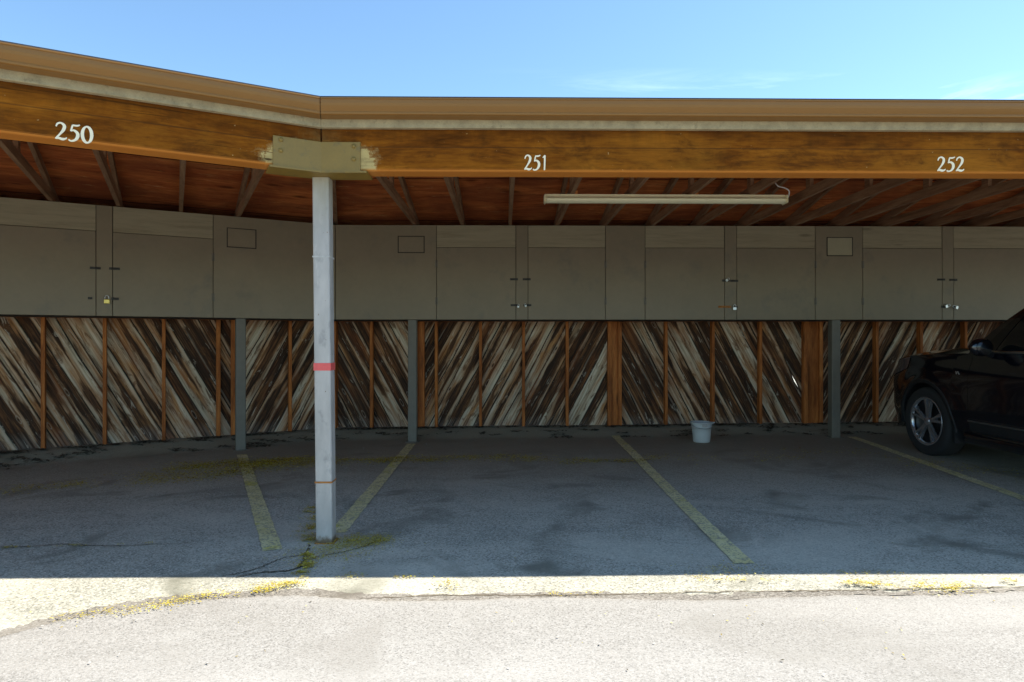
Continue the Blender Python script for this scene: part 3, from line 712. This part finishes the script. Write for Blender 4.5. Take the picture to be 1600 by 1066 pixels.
cabinet('R', 'grey cabinet right of the front post, plain latches, vent on its left panel', f0, P(946), [(P(682), P(806), 'l'), (P(825), P(946), 'r')], [(f0, P(682))], [(P(806), P(825))],
        [vent('R', 623, 662, 370, 394)], [lat('R', 803, 436.5), lat('R', 823, 436.5), lat('R', 804, 477), lat('R', 824, 477)], mitreL=True)
cabinet('R', 'grey cabinet above the bucket with a rusty orange hasp', P(946), P(1348), [(P(1008), P(1132), 'l'), (P(1151), P(1274), 'r')], [(P(946), P(1008)), (P(1274), P(1348))], [(P(1132), P(1151))],
        [vent('R', 1293, 1331, 372, 399, 'vent')], [lat('R', 1134, 438.5), lat('R', 1147, 439), lat('R', 1132, 479.5, 0.16, 'rust'), lat('R', 1149, 480, 0.05)])
pw = P(1472)-P(1348); e = P(1612)
cabinet('R', 'grey cabinet hanging over the hood of the black car', P(1348), e+0.55, [(P(1348), P(1472), 'l'), (P(1490), e, 'r')], [(e, e+0.55)], [(P(1472), P(1490))], [],
        [lat('R', 1470, 437), lat('R', 1489, 437.5), lat('R', 1474, 479.5, 0.06), lat('R', 1492, 480, 0.06)])
e2 = e+0.55
cabinet('R', 'farthest right grey cabinet past the black car', e2, e2+3.4, [(e2+0.1, e2+1.1, 'l'), (e2+1.26, e2+2.27, 'r')], [(e2, e2+0.1), (e2+2.27, e2+3.4)], [(e2+1.1, e2+1.26)], [], [lat('R', 1492, 480, 0.06)][:0])
Q = lambda px: cx('L', px); f1 = foldx('L', CY); q0 = Q(150)-1.06
cabinet('L', 'olive grey cabinet over stall 250 with dark latches, vent on its right panel', q0, f1, [(q0, Q(150), 'l'), (Q(176), Q(333), 'r')], [(Q(333), f1)], [(Q(150), Q(176))],
        [vent('L', 356, 399, 357, 385)], [lat('L', 149, 419), lat('L', 179, 420), lat('L', 141, 466, 0.04), lat('L', 180, 467, 0.07)], mitreR=True)
cabinet('L', 'leftmost olive grey cabinet at the far end of the angled wing', q0-3.4, q0, [(q0-2.5, q0-1.5, 'l'), (q0-1.34, q0-0.3, 'r')], [(q0-3.4, q0-2.5), (q0-0.3, q0)], [(q0-1.5, q0-1.34)], [], [])

# ------------------------------------------------------------------ padlocks
def padlock(w, px, py, mat, label, s=1.0, tilt=0.0):
    x, z = on_wing(w, px, py, CY-0.03)
    t = thing('padlock', label, 'padlock', w, (x, CY-0.028, z), 'padlocks on the cabinet latches')
    t.rotation_euler.y += tilt
    MB().box(-0.024*s, 0.024*s, -0.010*s, 0.010*s, -0.040*s, 0.0).build('lock_body', mat, t, bevel=0.004)
    MB().tube([(0.016*s*math.cos(q), 0, 0.016*s+0.016*s*math.sin(q)*1.3) if 0 <= q <= math.pi else (0.016*s*(1 if q < 0 else -1), 0, -0.002) for q in [-1]+[math.pi*i/10 for i in range(11)]+[4]], 0.0045*s).build('shackle', 'chrome', t)
padlock('L', 167, 468, 'brass', 'brass padlock on the cabinet over stall 250', 1.15)
padlock('R', 810, 478, 'chrome', 'small steel padlock left of the pair on the cabinet right of the front post', 0.6, 0.2)
padlock('R', 821, 477, 'chrome', 'small steel padlock right of the pair on the cabinet right of the front post', 0.55, -0.3)
padlock('R', 1137, 437, 'chrome', 'steel padlock on the upper latch above the bucket', 0.75, 0.9)
padlock('R', 1148, 480, 'chrome', 'steel padlock beside the rusty orange hasp', 0.95)
padlock('R', 1481, 478, 'chrome', 'steel padlock left of the pair above the car hood', 0.9, 1.2)
padlock('R', 1493, 480, 'chrome', 'steel padlock right of the pair above the car hood', 0.9, -1.2)

# ------------------------------------------------------------------ posts
def tubepost(name, X, Y, z0, z1, half, mat, parent, rot=0.0, lean=0.0):
    r = 0.012; b = MB(); rings = []
    prof = []
    for cx_, cy_, a0 in ((1, 1, 0), (-1, 1, 90), (-1, -1, 180), (1, -1, 270)):
        for q in range(4):
            an = R(a0+q*30); prof.append((cx_*(half-r)+r*math.cos(an), cy_*(half-r)+r*math.sin(an)))
    nseg = 12
    for k2 in range(nseg+1):
        z = z0+(z1-z0)*k2/nseg; dx = lean*(z-z0)/(z1-z0)
        rings.append([(x+dx, y, z) for x, y in prof])
    o = b.loft(rings, True, True, False).build(name, mat, parent)
    return o
pc = on_ground(506, 850); PX, PY = pc.x+0.001, pc.y+0.053
gpost = gz(PX, PY)
fp = thing('steel_post', 'light grey front steel post with red tape band carrying the beams', 'post')
fp.location = (PX, PY, gpost); 
LEAN = -0.024
tubepost('shaft', 0, 0, -0.05, 2.332-gpost, 0.053, 'post', fp, lean=LEAN)
def ring(name, z0, z1, mat, t=0.0015):
    dx = LEAN*(z0+0.05)/(2.38); h = 0.053+t
    b = MB(); b.loft([[(dx+sx*h, sy*h, z) for sx, sy in ((1, 1), (-1, 1), (-1, -1), (1, -1))] for z in (z0, z1)], True, False)
    return b.build(name, mat, fp)
ring('red_tape', 1.102-gpost, 1.150-gpost, 'red')
ring('tape_scrap', 1.822-gpost, 1.832-gpost, 'chip', 0.002); ring('tape_scrap', 0.385-gpost, 0.397-gpost, 'rust', 0.002)
MB().box(-0.062, 0.064, -0.057, 0.064, -0.03, 0.006).build('base_plate', 'rust', fp, bevel=0.003)
# saddle under the two beam ends: vertices in world, moved under the post
off = Vector((PX, PY, gpost))
def wl(w, x, y, z): return (WM[w] @ Vector((x, y, z)))-off
LR, LL = 0.245, -0.285
def saddle_plate(y0, y1, z0, z1, l=LL, r=LR):
    b = MB()
    rings = []
    for w, x in (('L', l), ('F', 0), ('R', r)):
        def pt(y, z):
            if w == 'F': return wl('R', foldx('R', y), y, z)
            return wl(w, x, y, z)
        rings.append([pt(y0, z0), pt(y1, z0), pt(y1, z1), pt(y0, z1)])
    return b.loft(rings)
br = saddle_plate(-0.011, -0.001, 2.338, 2.527).build('saddle_bracket', 'bracket', fp, bevel=0.002)
saddle_plate(-0.018, 0.165, 2.334, 2.347, LL-0.02, LR+0.04).build('saddle_seat', 'bracket', br)
saddle_plate(0.142, 0.152, 2.349, 2.527).build('saddle_back_plate', 'bracket', br)
for w, x, z in (('L', LL+0.045, 2.505), ('L', LL+0.045, 2.44), ('R', LR-0.04, 2.50), ('R', LR-0.04, 2.42)):
    b = MB(); b.lathe([(0.0, -0.021), (0.010, -0.020), (0.013, -0.015), (0.013, -0.011), (0.0, -0.011)], (x, 0, z), 12, 'Y')
    o = b.build('bolt', 'bracket', br); m = WM[w].copy(); m.translation -= off; o.matrix_local = m
def backpost(w, px, py, label):
    x, _ = on_wing(w, px, py, CY+0.015); y = CY+0.017+0.056
    wp = WM[w] @ Vector((x, y, 0)); g = gz(wp.x, wp.y)
    t = thing('square_post', label, 'post', w, (x, y, g), 'dark square posts under the cabinets')
    tubepost('shaft', 0, 0, -0.05, CZ0-0.002-g, 0.056, 'backpost', t)
    MB().box(-0.085, 0.085, -0.085, 0.085, -0.03, 0.008).build('base_plate', 'backpost', t, bevel=0.003)
backpost('L', 376.5, 700, 'dark grey square post left of the pale front post')
backpost('R', 644, 690, 'dark grey square post right of the pale front post')
backpost('R', 1307, 684, 'dark grey square post beside the black car')
for w, x, lab in (('R', 9.1, 'dark grey square post past the black car'), ('L', -5.6, 'dark grey square post at the far left end')):
    pass

# ------------------------------------------------------------------ strip light
xa_, zt_ = on_wing('R', 850, 304, 2.46); xb_, _ = on_wing('R', 1228, 304, 2.46); FY = 2.46
zb_ = 2.685
fx = thing('strip_light', 'long cream fluorescent strip light hung under the trusses', 'light', 'R', ((xa_+xb_)/2, FY, zb_))
B0 = ((xa_+xb_)/2, FY, zb_)
prof = [(FY-0.03, 2.768), (FY-0.03, 2.733), (FY-0.062, 2.728), (FY-0.068, 2.722), (FY-0.068, 2.717), (FY+0.068, 2.717), (FY+0.068, 2.722), (FY+0.062, 2.728), (FY+0.03, 2.733), (FY+0.03, 2.768)]
MB().extrude_x(prof, lambda y: xa_+0.02, lambda y: xb_-0.02).build('housing', 'fixture', fx, B0)
tb = [(FY-0.056*math.cos(q), 2.716-0.034*math.sin(q)) for q in [math.pi*i/12 for i in range(13)]]
MB().extrude_x(tb, lambda y: xa_+0.022, lambda y: xb_-0.022).build('diffuser', 'lens', fx, B0)
for x, s in ((xa_, 1), (xb_, -1)):
    MB().box(min(x, x+s*0.02), max(x, x+s*0.02), FY-0.064, FY+0.064, zb_-0.006, 2.765).build('end_cap', 'fixture', fx, B0, bevel=0.008, seg=2)
for tx in tr:
    if xa_+0.25 < tx+0.04 < xb_-0.1 and (round((tx-tr[0])/0.61) % 2 == 1):
        MB().box(tx+0.021, tx+0.05, FY-0.035, FY+0.035, 2.7685, 2.80).build('hanger', 'stud', fx, B0)
pts = spline([(xb_-0.02, FY, 2.73), (xb_+0.012, FY-0.02, 2.745), (xb_+0.01, FY-0.05, 2.80), (xb_-0.04, FY-0.06, 2.83), (xb_-0.10, FY-0.05, 2.85), (xb_-0.13, FY-0.03, 2.90)], 8)
MB().tube(pts, 0.006).build('power_cable', 'cable', fx, B0)

# ------------------------------------------------------------------ bucket
bp = on_ground(1100, 693, 0.035); bz = gz(bp.x, bp.y)
bk = thing('bucket', 'pale grey plastic bucket standing by the plank wall', 'bucket'); bk.location = (bp.x, bp.y+0.1, bz)
pl = MB().lathe([(0.0, 0.004), (0.088, 0.003), (0.098, 0.006), (0.102, 0.016), (0.112, 0.12), (0.1195, 0.188), (0.123, 0.190), (0.1235, 0.197), (0.121, 0.200), (0.128, 0.246), (0.124, 0.247), (0.098, 0.02), (0.0, 0.015)], n=40).build('pail', 'pail', bk)
MB().lathe([(0.126, 0.236), (0.137, 0.236), (0.139, 0.243), (0.137, 0.251), (0.127, 0.252), (0.123, 0.248), (0.126, 0.236)], n=40).build('rim', 'pail', bk)
MB().tube([(0.138*math.cos(q), -0.135*math.sin(q)-0.004, 0.236-0.055*math.sin(q)) for q in [math.pi*i/18 for i in range(19)]], 0.0028).build('wire_handle', 'wire', bk)
MB().box(-0.028, 0.03, -0.142, -0.122, 0.205, 0.238).build('grip', 'wire', bk, bevel=0.006)
MB().loft([[(0.12, -0.03, 0.225), (0.12, 0.03, 0.225), (0.12, 0.03, 0.25), (0.12, -0.03, 0.25)], [(0.165, -0.012, 0.243), (0.165, 0.012, 0.243), (0.165, 0.012, 0.251), (0.165, -0.012, 0.251)]]).build('spout', 'pail', bk)

# ------------------------------------------------------------------ car (nose towards the wall)
NOSE_Y = 7.82; CXW = 5.60
cz = gz(4.7, 6.9)-0.005
car = thing('parked_car', 'black sport utility car parked nose in under the cabinet', 'car'); car.location = (CXW, NOSE_Y, cz)
def lerp_t(tab, s):
    if s <= tab[0][0]: return tab[0][1]
    for (a_, va), (b_, vb) in zip(tab, tab[1:]):
        if s <= b_: t = (s-a_)/(b_-a_); t = t*t*(3-2*t)*0.4+t*0.6; return va+(vb-va)*t
    return tab[-1][1]
HWT = [(0, 0.70), (0.05, 0.80), (0.12, 0.86), (0.26, 0.91), (0.5, 0.95), (0.9, 0.972), (1.6, 0.965), (2.6, 0.97), (3.8, 0.975), (4.4, 0.955), (4.75, 0.89), (4.92, 0.78), (4.98, 0.70)]
BELT = [(0, 0.95), (0.06, 1.0), (0.2, 1.045), (0.5, 1.085), (1.0, 1.115), (1.4, 1.13), (2.0, 1.13), (3.0, 1.15), (4.2, 1.20), (4.98, 1.20)]
FW, RW, WR, AR = 0.85, 3.75, 0.378, 0.435
def zlow(s):
    z = 0.30
    if s < 0.4: z = 0.26
    for c0 in (FW, RW):
        d = abs(s-c0)
        if d < AR: z = max(z, 0.375+math.sqrt(AR*AR-d*d)*0.99)
    return z
def side_x(s, z):
    h = lerp_t(HWT, s); b = lerp_t(BELT, s); t = (z-0.3)/(b-0.3)
    k2 = -0.045*(1-sm(0.0, 0.30, t))-0.055*sm(0.72, 1.0, t)+0.008*math.exp(-((t-0.62)/0.08)**2)
    fl = 0.0
    for c0 in (FW, RW):
        r = math.hypot(s-c0, z-0.375)
        fl = max(fl, 0.022*(1-sm(AR, AR+0.13, r)))
    return h+k2+fl
sta = sorted(set([0, 0.03, 0.06, 0.1, 0.14, 0.2, 0.28, 0.36, 0.44]+[FW-AR+AR*(1-math.cos(R(q))) for q in range(0, 181, 9)]+[1.45, 1.5, 1.62, 1.75, 1.9, 2.05, 2.2, 2.35, 2.5, 2.6, 2.7, 2.85, 3.0, 3.15, 3.3]+
                 [RW-AR+AR*(1-math.cos(R(q))) for q in range(0, 181, 9)]+[4.4, 4.5, 4.6, 4.7, 4.8, 4.87, 4.92, 4.96, 4.98]))
NR = 12
def side_pt(s, i, sg, off=0.0, zl=None):
    z0 = zlow(s) if zl is None else zl; b = lerp_t(BELT, s); z = z0+(b-z0)*i/NR
    return (sg*(side_x(s, z)+off), -s, z)
def side_mesh(s0, s1, sg, inset=0.0, g=0.0035):
    ss = [s0+g]+[q for q in sta if s0+0.02 < q < s1-0.02]+[s1-g]
    b = MB(); b.loft([[side_pt(s, i, sg, inset) for i in range(NR+1)] for s in ss], close=False, caps=False, smooth=True)
    # returned edges so the panel has thickness at its seams
    for s in (ss[0], ss[-1]):
        b.loft([[side_pt(s, i, sg, inset) for i in range(NR+1)], [side_pt(s, i, sg, inset-0.02) for i in range(NR+1)]], close=False, caps=False)
    return b
DF0, DF1, DR1 = 1.50, 2.60, 3.62
body = MB()
# hood, cowl and tail deck from belt to centre
def top_ring(s):
    b0 = lerp_t(BELT, s); x0 = side_x(s, b0); cr_ = 0.055*sm(0.0, 0.5, s)+0.03
    out = []
    for q in range(-6, 7):
        u = q/6; out.append((u*x0, -s, b0+cr_*(1-abs(u)**2.6)+0.012*math.exp(-((abs(u)-0.72)/0.10)**2)))
    return out
body.loft([top_ring(s) for s in sta if s <= 1.62], close=False, caps=False, smooth=True)
body.loft([top_ring(s) for s in sta if s >= 4.4], close=False, caps=False, smooth=True)
# fenders / quarters
for sg in (-1, 1):
    body.loft([[side_pt(s, i, sg) for i in range(NR+1)] for s in sta if s <= DF0], close=False, caps=False, smooth=True)
    body.loft([[side_pt(s, i, sg) for i in range(NR+1)] for s in sta if s >= DR1+0.0], close=False, caps=False, smooth=True)
    # dark inner skin behind the door seams
    body.loft([[side_pt(s, i, sg, -0.022) for i in range(NR+1)] for s in sta if 1.35 <= s <= 3.8], close=False, caps=False)
# nose and tail caps
for s, col in ((0, 0), (4.98, 1)):
    r = [side_pt(s, i, -1) for i in range(NR+1)]; r2 = [side_pt(s, i, 1) for i in range(NR+1)]; tr_ = top_ring(s)
    bow = 0.10 if s == 0 else -0.05
    rings = []
    for i in range(NR+1):
        a0, a1 = Vector(r[i]), Vector(r2[i])
        rings.append([a0.lerp(a1, q/8)+Vector((0, bow*(1-(abs(q/4-1))**2), 0.0)) for q in range(9)])
    body.loft(rings, close=False, caps=False, smooth=True)
    nn = [Vector(tr_[0]).lerp(Vector(tr_[-1]), q/12) for q in range(13)]
    body.loft([[tuple(Vector(p)+Vector((0, bow*(1-abs(q/6-1)**2)*0.0, 0))) for q, p in enumerate(tr_)], [tuple(p+Vector((0, bow*(1-abs(q/6-1)**2), -0.004))) for q, p in enumerate(nn)]], close=False, caps=False, smooth=True)
# floor
body.box(-0.80, 0.80, -4.85, -0.10, 0.24, 0.32)
# roof shell and pillars (greenhouse)
ROOFZ = [(2.02, 1.66), (2.2, 1.725), (2.6, 1.765), (3.2, 1.765), (3.9, 1.735), (4.35, 1.68), (4.5, 1.63)]
def gh(sb, st, u):                                # point on greenhouse side: u 0 at belt, 1 at roof edge
    pass
def roof_ring(s):
    z = lerp_t(ROOFZ, s); h = 0.66+0.02*sm(2.0, 2.6, s)-0.05*sm(3.6, 4.5, s)
    return [(h*q/6, -s, z+0.045*(1-abs(q/6)**2.4)-0.0) for q in range(-6, 7)]
rs = [2.02, 2.1, 2.2, 2.4, 2.6, 2.9, 3.2, 3.6, 3.9, 4.15, 4.35, 4.5]
body.loft([roof_ring(s) for s in rs], close=False, caps=False, smooth=True)
# side of the greenhouse: belt stations map to roof stations
bs = [1.42, 1.62, 1.85, 2.1, 2.4, 2.6, 2.9, 3.2, 3.6, 4.0, 4.4, 4.80]
def gside(k2, u, sg, out=0.0):
    sb = bs[k2] if isinstance(k2, int) else lerp_t(list(enumerate(bs)), k2); stp = lerp_t(list(enumerate(rs)), k2) if not isinstance(k2, int) else rs[k2]
    b0 = lerp_t(BELT, sb); p0 = Vector((sg*(side_x(sb, b0)-0.006), -sb, b0-0.005)); z1 = lerp_t(ROOFZ, stp)
    h = 0.66+0.02*sm(2.0, 2.6, stp)-0.05*sm(3.6, 4.5, stp)
    p1 = Vector((sg*h, -stp, z1)); p = p0.lerp(p1, u); bul = 0.035*math.sin(math.pi*u)
    return p+Vector((sg*(bul+out), 0, 0.3*bul))
for sg in (-1, 1):
    body.loft([[gside(k2, u/8, sg) for u in range(9)] for k2 in range(12)], close=False, caps=False, smooth=True)
# windscreen surround: cowl to roof front, and rear hatch
def scr(k2, n=9):
    return None
body_o = body.build('body', 'carpaint', car, fix=True)
def screen(name, s_low, s_high, ztab, inset):
    b = MB(); rings = []
    k_ = 0 if name == 'windscreen' else 11
    for u in range(9):
        l_ = gside(k_, u/8, -1); r_ = gside(k_, u/8, 1)
        bow = (0.20 if k_ == 0 else -0.10)*(1-0.35*u/8)
        rings.append([l_.lerp(r_, q/10)+Vector((0, bow*(1-abs(q/5-1)**2), 0.05*(1-abs(q/5-1)**2)*(u/8) + 0.07*(1-u/8)*(1-abs(q/5-1)**2))) for q in range(11)])
    b.loft(rings, close=False, caps=False, smooth=True)
    return b.build(name, 'carglass', car)
screen('windscreen', 0, 0, None, 0); screen('rear_window', 0, 0, None, 0)
def window(k0, k1, sg, name='side_window'):
    b = MB(); ks = [k0+(k1-k0)*i/10 for i in range(11)]
    b.loft([[gside(float(q), 0.06+0.80*u/8, sg, 0.005) for u in range(9)] for q in ks], close=False, caps=False, smooth=True)
    return b.build(name, 'carglass', car)
for sg in (-1, 1):
    for (a_, b_) in ((DF0, DF1), (DF1, DR1)):
        d = side_mesh(a_, b_, sg).build('door', 'carpaint', car)
        hs = b_-0.20; hz_ = 0.985
        xh = side_x(hs, hz_)
        MB().tube(spline([(sg*(xh-0.004), -(hs+0.10), hz_), (sg*(xh+0.035), -(hs+0.07), hz_), (sg*(xh+0.038), -(hs-0.06), hz_+0.006), (sg*(xh-0.004), -(hs-0.10), hz_+0.006)], 6), 0.011).build('handle', 'chrome', d)
        # lower cladding with a bright strip on the door
        bc = MB(); ss = [a_+0.01+(b_-a_-0.02)*i/8 for i in range(9)]
        if b_ == DR1: ss = [q for q in ss if q < RW-AR-0.01]
        bc.loft([[(sg*(side_x(s, z)+o_), -s, z) for z, o_ in ((0.345, 0.0), (0.36, 0.016), (0.47, 0.016), (0.485, 0.0))] for s in ss], close=False, caps=False)
        bc.build('door_cladding', 'cladding', d)
        bc = MB(); bc.loft([[(sg*(side_x(s, z)+o_), -s, z) for z, o_ in ((0.452, 0.0165), (0.454, 0.024), (0.466, 0.024), (0.468, 0.0165))] for s in ss], close=False, caps=False)
        bc.build('bright_strip', 'chrome', d)
    window(0.75, 1.55, sg, 'quarter_light'); window(1.68, 5.0, sg); window(5.2, 8.2, sg); window(8.45, 10.3, sg, 'quarter_light')
    # sill
    b = MB(); b.loft([[(sg*(0.90+o_), -s, z) for o_, z in ((0.0, 0.35), (0.03, 0.33), (0.038, 0.27), (0.02, 0.225), (-0.05, 0.215))] for s in [1.40+(3.42-1.40)*i/10 for i in range(11)]], close=False, caps=False, smooth=True)
    b.build('sill', 'carpaint', car)
    # belt moulding
    b = MB(); ks = [0.8+(10.2-0.8)*i/24 for i in range(25)]
    b.loft([[gside(float(q), u, sg, o_) for u, o_ in ((0.015, 0.004), (0.02, 0.012), (0.05, 0.012), (0.055, 0.004))] for q in ks], close=False, caps=False, smooth=True)
    b.build('belt_moulding', 'chrome', car)
    # mirror
    bm_ = MB(); cm = Vector((sg*1.055, -1.80, 1.195)); rings = []
    for q in range(9):
        t = q/8; an = math.pi*t; rr = max(0.30, math.sin(an)**0.35); xx = cm.x+sg*(-0.105+0.21*t)
        rings.append([(xx, cm.y+0.085*rr*math.cos(w_)*(1.0 if math.cos(w_) > 0 else 0.55), cm.z+0.088*rr*math.sin(w_)) for w_ in [2*math.pi*j/14 for j in range(14)]])
    bm_.loft(rings, smooth=True); mir = bm_.build('wing_mirror', 'carpaint', car)
    MB().lathe([(0.0, -0.049), (0.07, -0.049), (0.075, -0.044)], (cm.x, cm.y, cm.z), 20, 'Y').build('mirror_glass', 'carglass', mir)
    MB().tube([(sg*0.90, -1.74, 1.12), (sg*0.975, -1.77, 1.135), (sg*1.03, -1.79, 1.16)], [0.035, 0.03, 0.03]).build('mirror_arm', 'cladding', mir)
    # lamps
    b = MB(); ss = [0.035, 0.08, 0.14, 0.2, 0.28, 0.36, 0.44, 0.50]
    b.loft([[(sg*(side_x(s, z)+0.005), -s, z) for z in [(0.80+0.14*min(1, s/0.5))+(lerp_t(BELT, s)-0.015-(0.80+0.14*min(1, s/0.5)))*i/4 for i in range(5)]] for s in ss], close=False, caps=False, smooth=True)
    b.build('headlight', 'lamp', car)
    b = MB(); ss = [4.55, 4.65, 4.75, 4.85, 4.92, 4.96]
    b.loft([[(sg*(side_x(s, z)+0.005), -s, z) for z in [0.88+0.26*i/4 for i in range(5)]] for s in ss], close=False, caps=False, smooth=True)
    b.build('tail_lamp', 'taillamp', car)
    # fender emblem: a small bright V and bar
    ez, es = 0.93, 1.36
    xe = sg*(side_x(es, ez)+0.002)
    b = MB()
    for d0, d1 in (((0.030, 0.016), (0.018, -0.014)), ((0.018, -0.014), (0.006, 0.016)), ((-0.004, 0.014), (-0.012, -0.010)), ((-0.012, -0.012), (-0.028, -0.010))):
        b.tube([(xe, -es+d0[0], ez+d0[1]), (xe, -es+d1[0], ez+d1[1])], 0.0035, 6)
    b.build('emblem', 'chrome', car)
    # arch lips and wheel wells
    for c0 in (FW, RW):
        b = MB()
        aa = [R(-8+196*i/24) for i in range(25)]
        b.loft([[(sg*(side_x(c0-rr*math.cos(q), max(0.3, 0.375+rr*math.sin(q)))+o_), -(c0-rr*math.cos(q)), 0.375+rr*math.sin(q)) for rr, o_ in ((AR-0.012, -0.03), (AR-0.010, 0.004), (AR+0.028, 0.004), (AR+0.032, -0.01))] for q in aa], close=False, caps=False, smooth=True)
        b.build('arch_moulding', 'cladding', car)
        b = MB(); b.loft([[(sg*xx, -(c0-AR*math.cos(q)), 0.375+AR*math.sin(q)) for xx in (0.60, 0.955)] for q in aa], close=False, caps=False)
        b.loft([[(sg*0.60, -(c0-AR*math.cos(q)), 0.375+AR*math.sin(q)) for q in aa], [(sg*0.60, -c0, 0.375)]*25], close=False, caps=False)
        b.build('wheel_well', 'cladding', car, fix=False)
        # wheel
        wx_ = 0.845; w0 = MB()
        tyre = [(0.255, -0.105), (0.30, -0.118), (0.345, -0.120), (0.366, -0.108), (0.376, -0.085), (WR, -0.04), (WR, 0.04), (0.376, 0.085), (0.366, 0.108), (0.345, 0.120), (0.30, 0.118), (0.255, 0.105)]
        whl = MB().lathe([(r_, sg*h_) for r_, h_ in tyre], (0, 0, 0), 56, 'X').build('wheel', 'tyre', car)
        whl.location = (sg*wx_, -c0, WR-0.004)
        MB().lathe([(0.0, sg*0.02), (0.24, sg*0.03), (0.250, sg*0.06)], (0, 0, 0), 40, 'X').build('rim_well', 'rimdark', whl)
        b = MB(); b.lathe([(0.240, sg*0.085), (0.258, sg*0.103), (0.268, sg*0.112), (0.262, sg*0.114), (0.244, sg*0.110), (0.236, sg*0.095)], (0, 0, 0), 48, 'X')
        for k2 in range(5):
            an = 2*math.pi*k2/5+R(90)+(0.25 if c0 == RW else 0.08)
            for dlt in (-0.17, 0.17):
                ca, sa = math.cos(an), math.sin(an); cb, sb = math.cos(an+dlt), math.sin(an+dlt)
                pn = Vector((0, -sa, ca))
                rings = []
                for r_, hw_, xx in ((0.045, 0.020, 0.098), (0.13, 0.017, 0.102), (0.246, 0.022, 0.106)):
                    t = (r_-0.045)/0.2; an2 = an+dlt*(0.55+0.45*t)*1.0
                    cpt = Vector((0, r_*math.cos(an2), r_*math.sin(an2))); pn = Vector((0, -math.sin(an2), math.cos(an2)))
                    rings.append([cpt+pn*hw_+Vector((sg*(xx-0.03), 0, 0)), cpt+pn*hw_*0.7+Vector((sg*xx, 0, 0)), cpt-pn*hw_*0.7+Vector((sg*xx, 0, 0)), cpt-pn*hw_+Vector((sg*(xx-0.03), 0, 0))])
                b.loft(rings)
        b.lathe([(0.0, sg*0.108), (0.034, sg*0.107), (0.042, sg*0.10), (0.052, sg*0.085)], (0, 0, 0), 20, 'X')
        b.build('rim', 'alloy', whl)
        if c0 == FW:
            MB().box(min(sg*0.76, sg*0.95), max(sg*0.76, sg*0.95), -(c0+AR+0.012), -(c0+AR-0.004), 0.20, 0.42).build('mud_flap', 'cladding', car)
# grille and lower bumper at the nose
MB().box(-0.42, 0.42, 0.02, 0.07, 0.52, 0.84).build('grille', 'cladding', car, bevel=0.01)
MB().box(-0.62, 0.62, -0.02, 0.05, 0.29, 0.44).build('bumper_grille', 'cladding', car, bevel=0.01)
for x in (-0.35, 0.35): MB().tube([(x, -4.9, 0.27), (x, -5.0, 0.27)], 0.035, 14).build('tail_pipe', 'chrome', car)
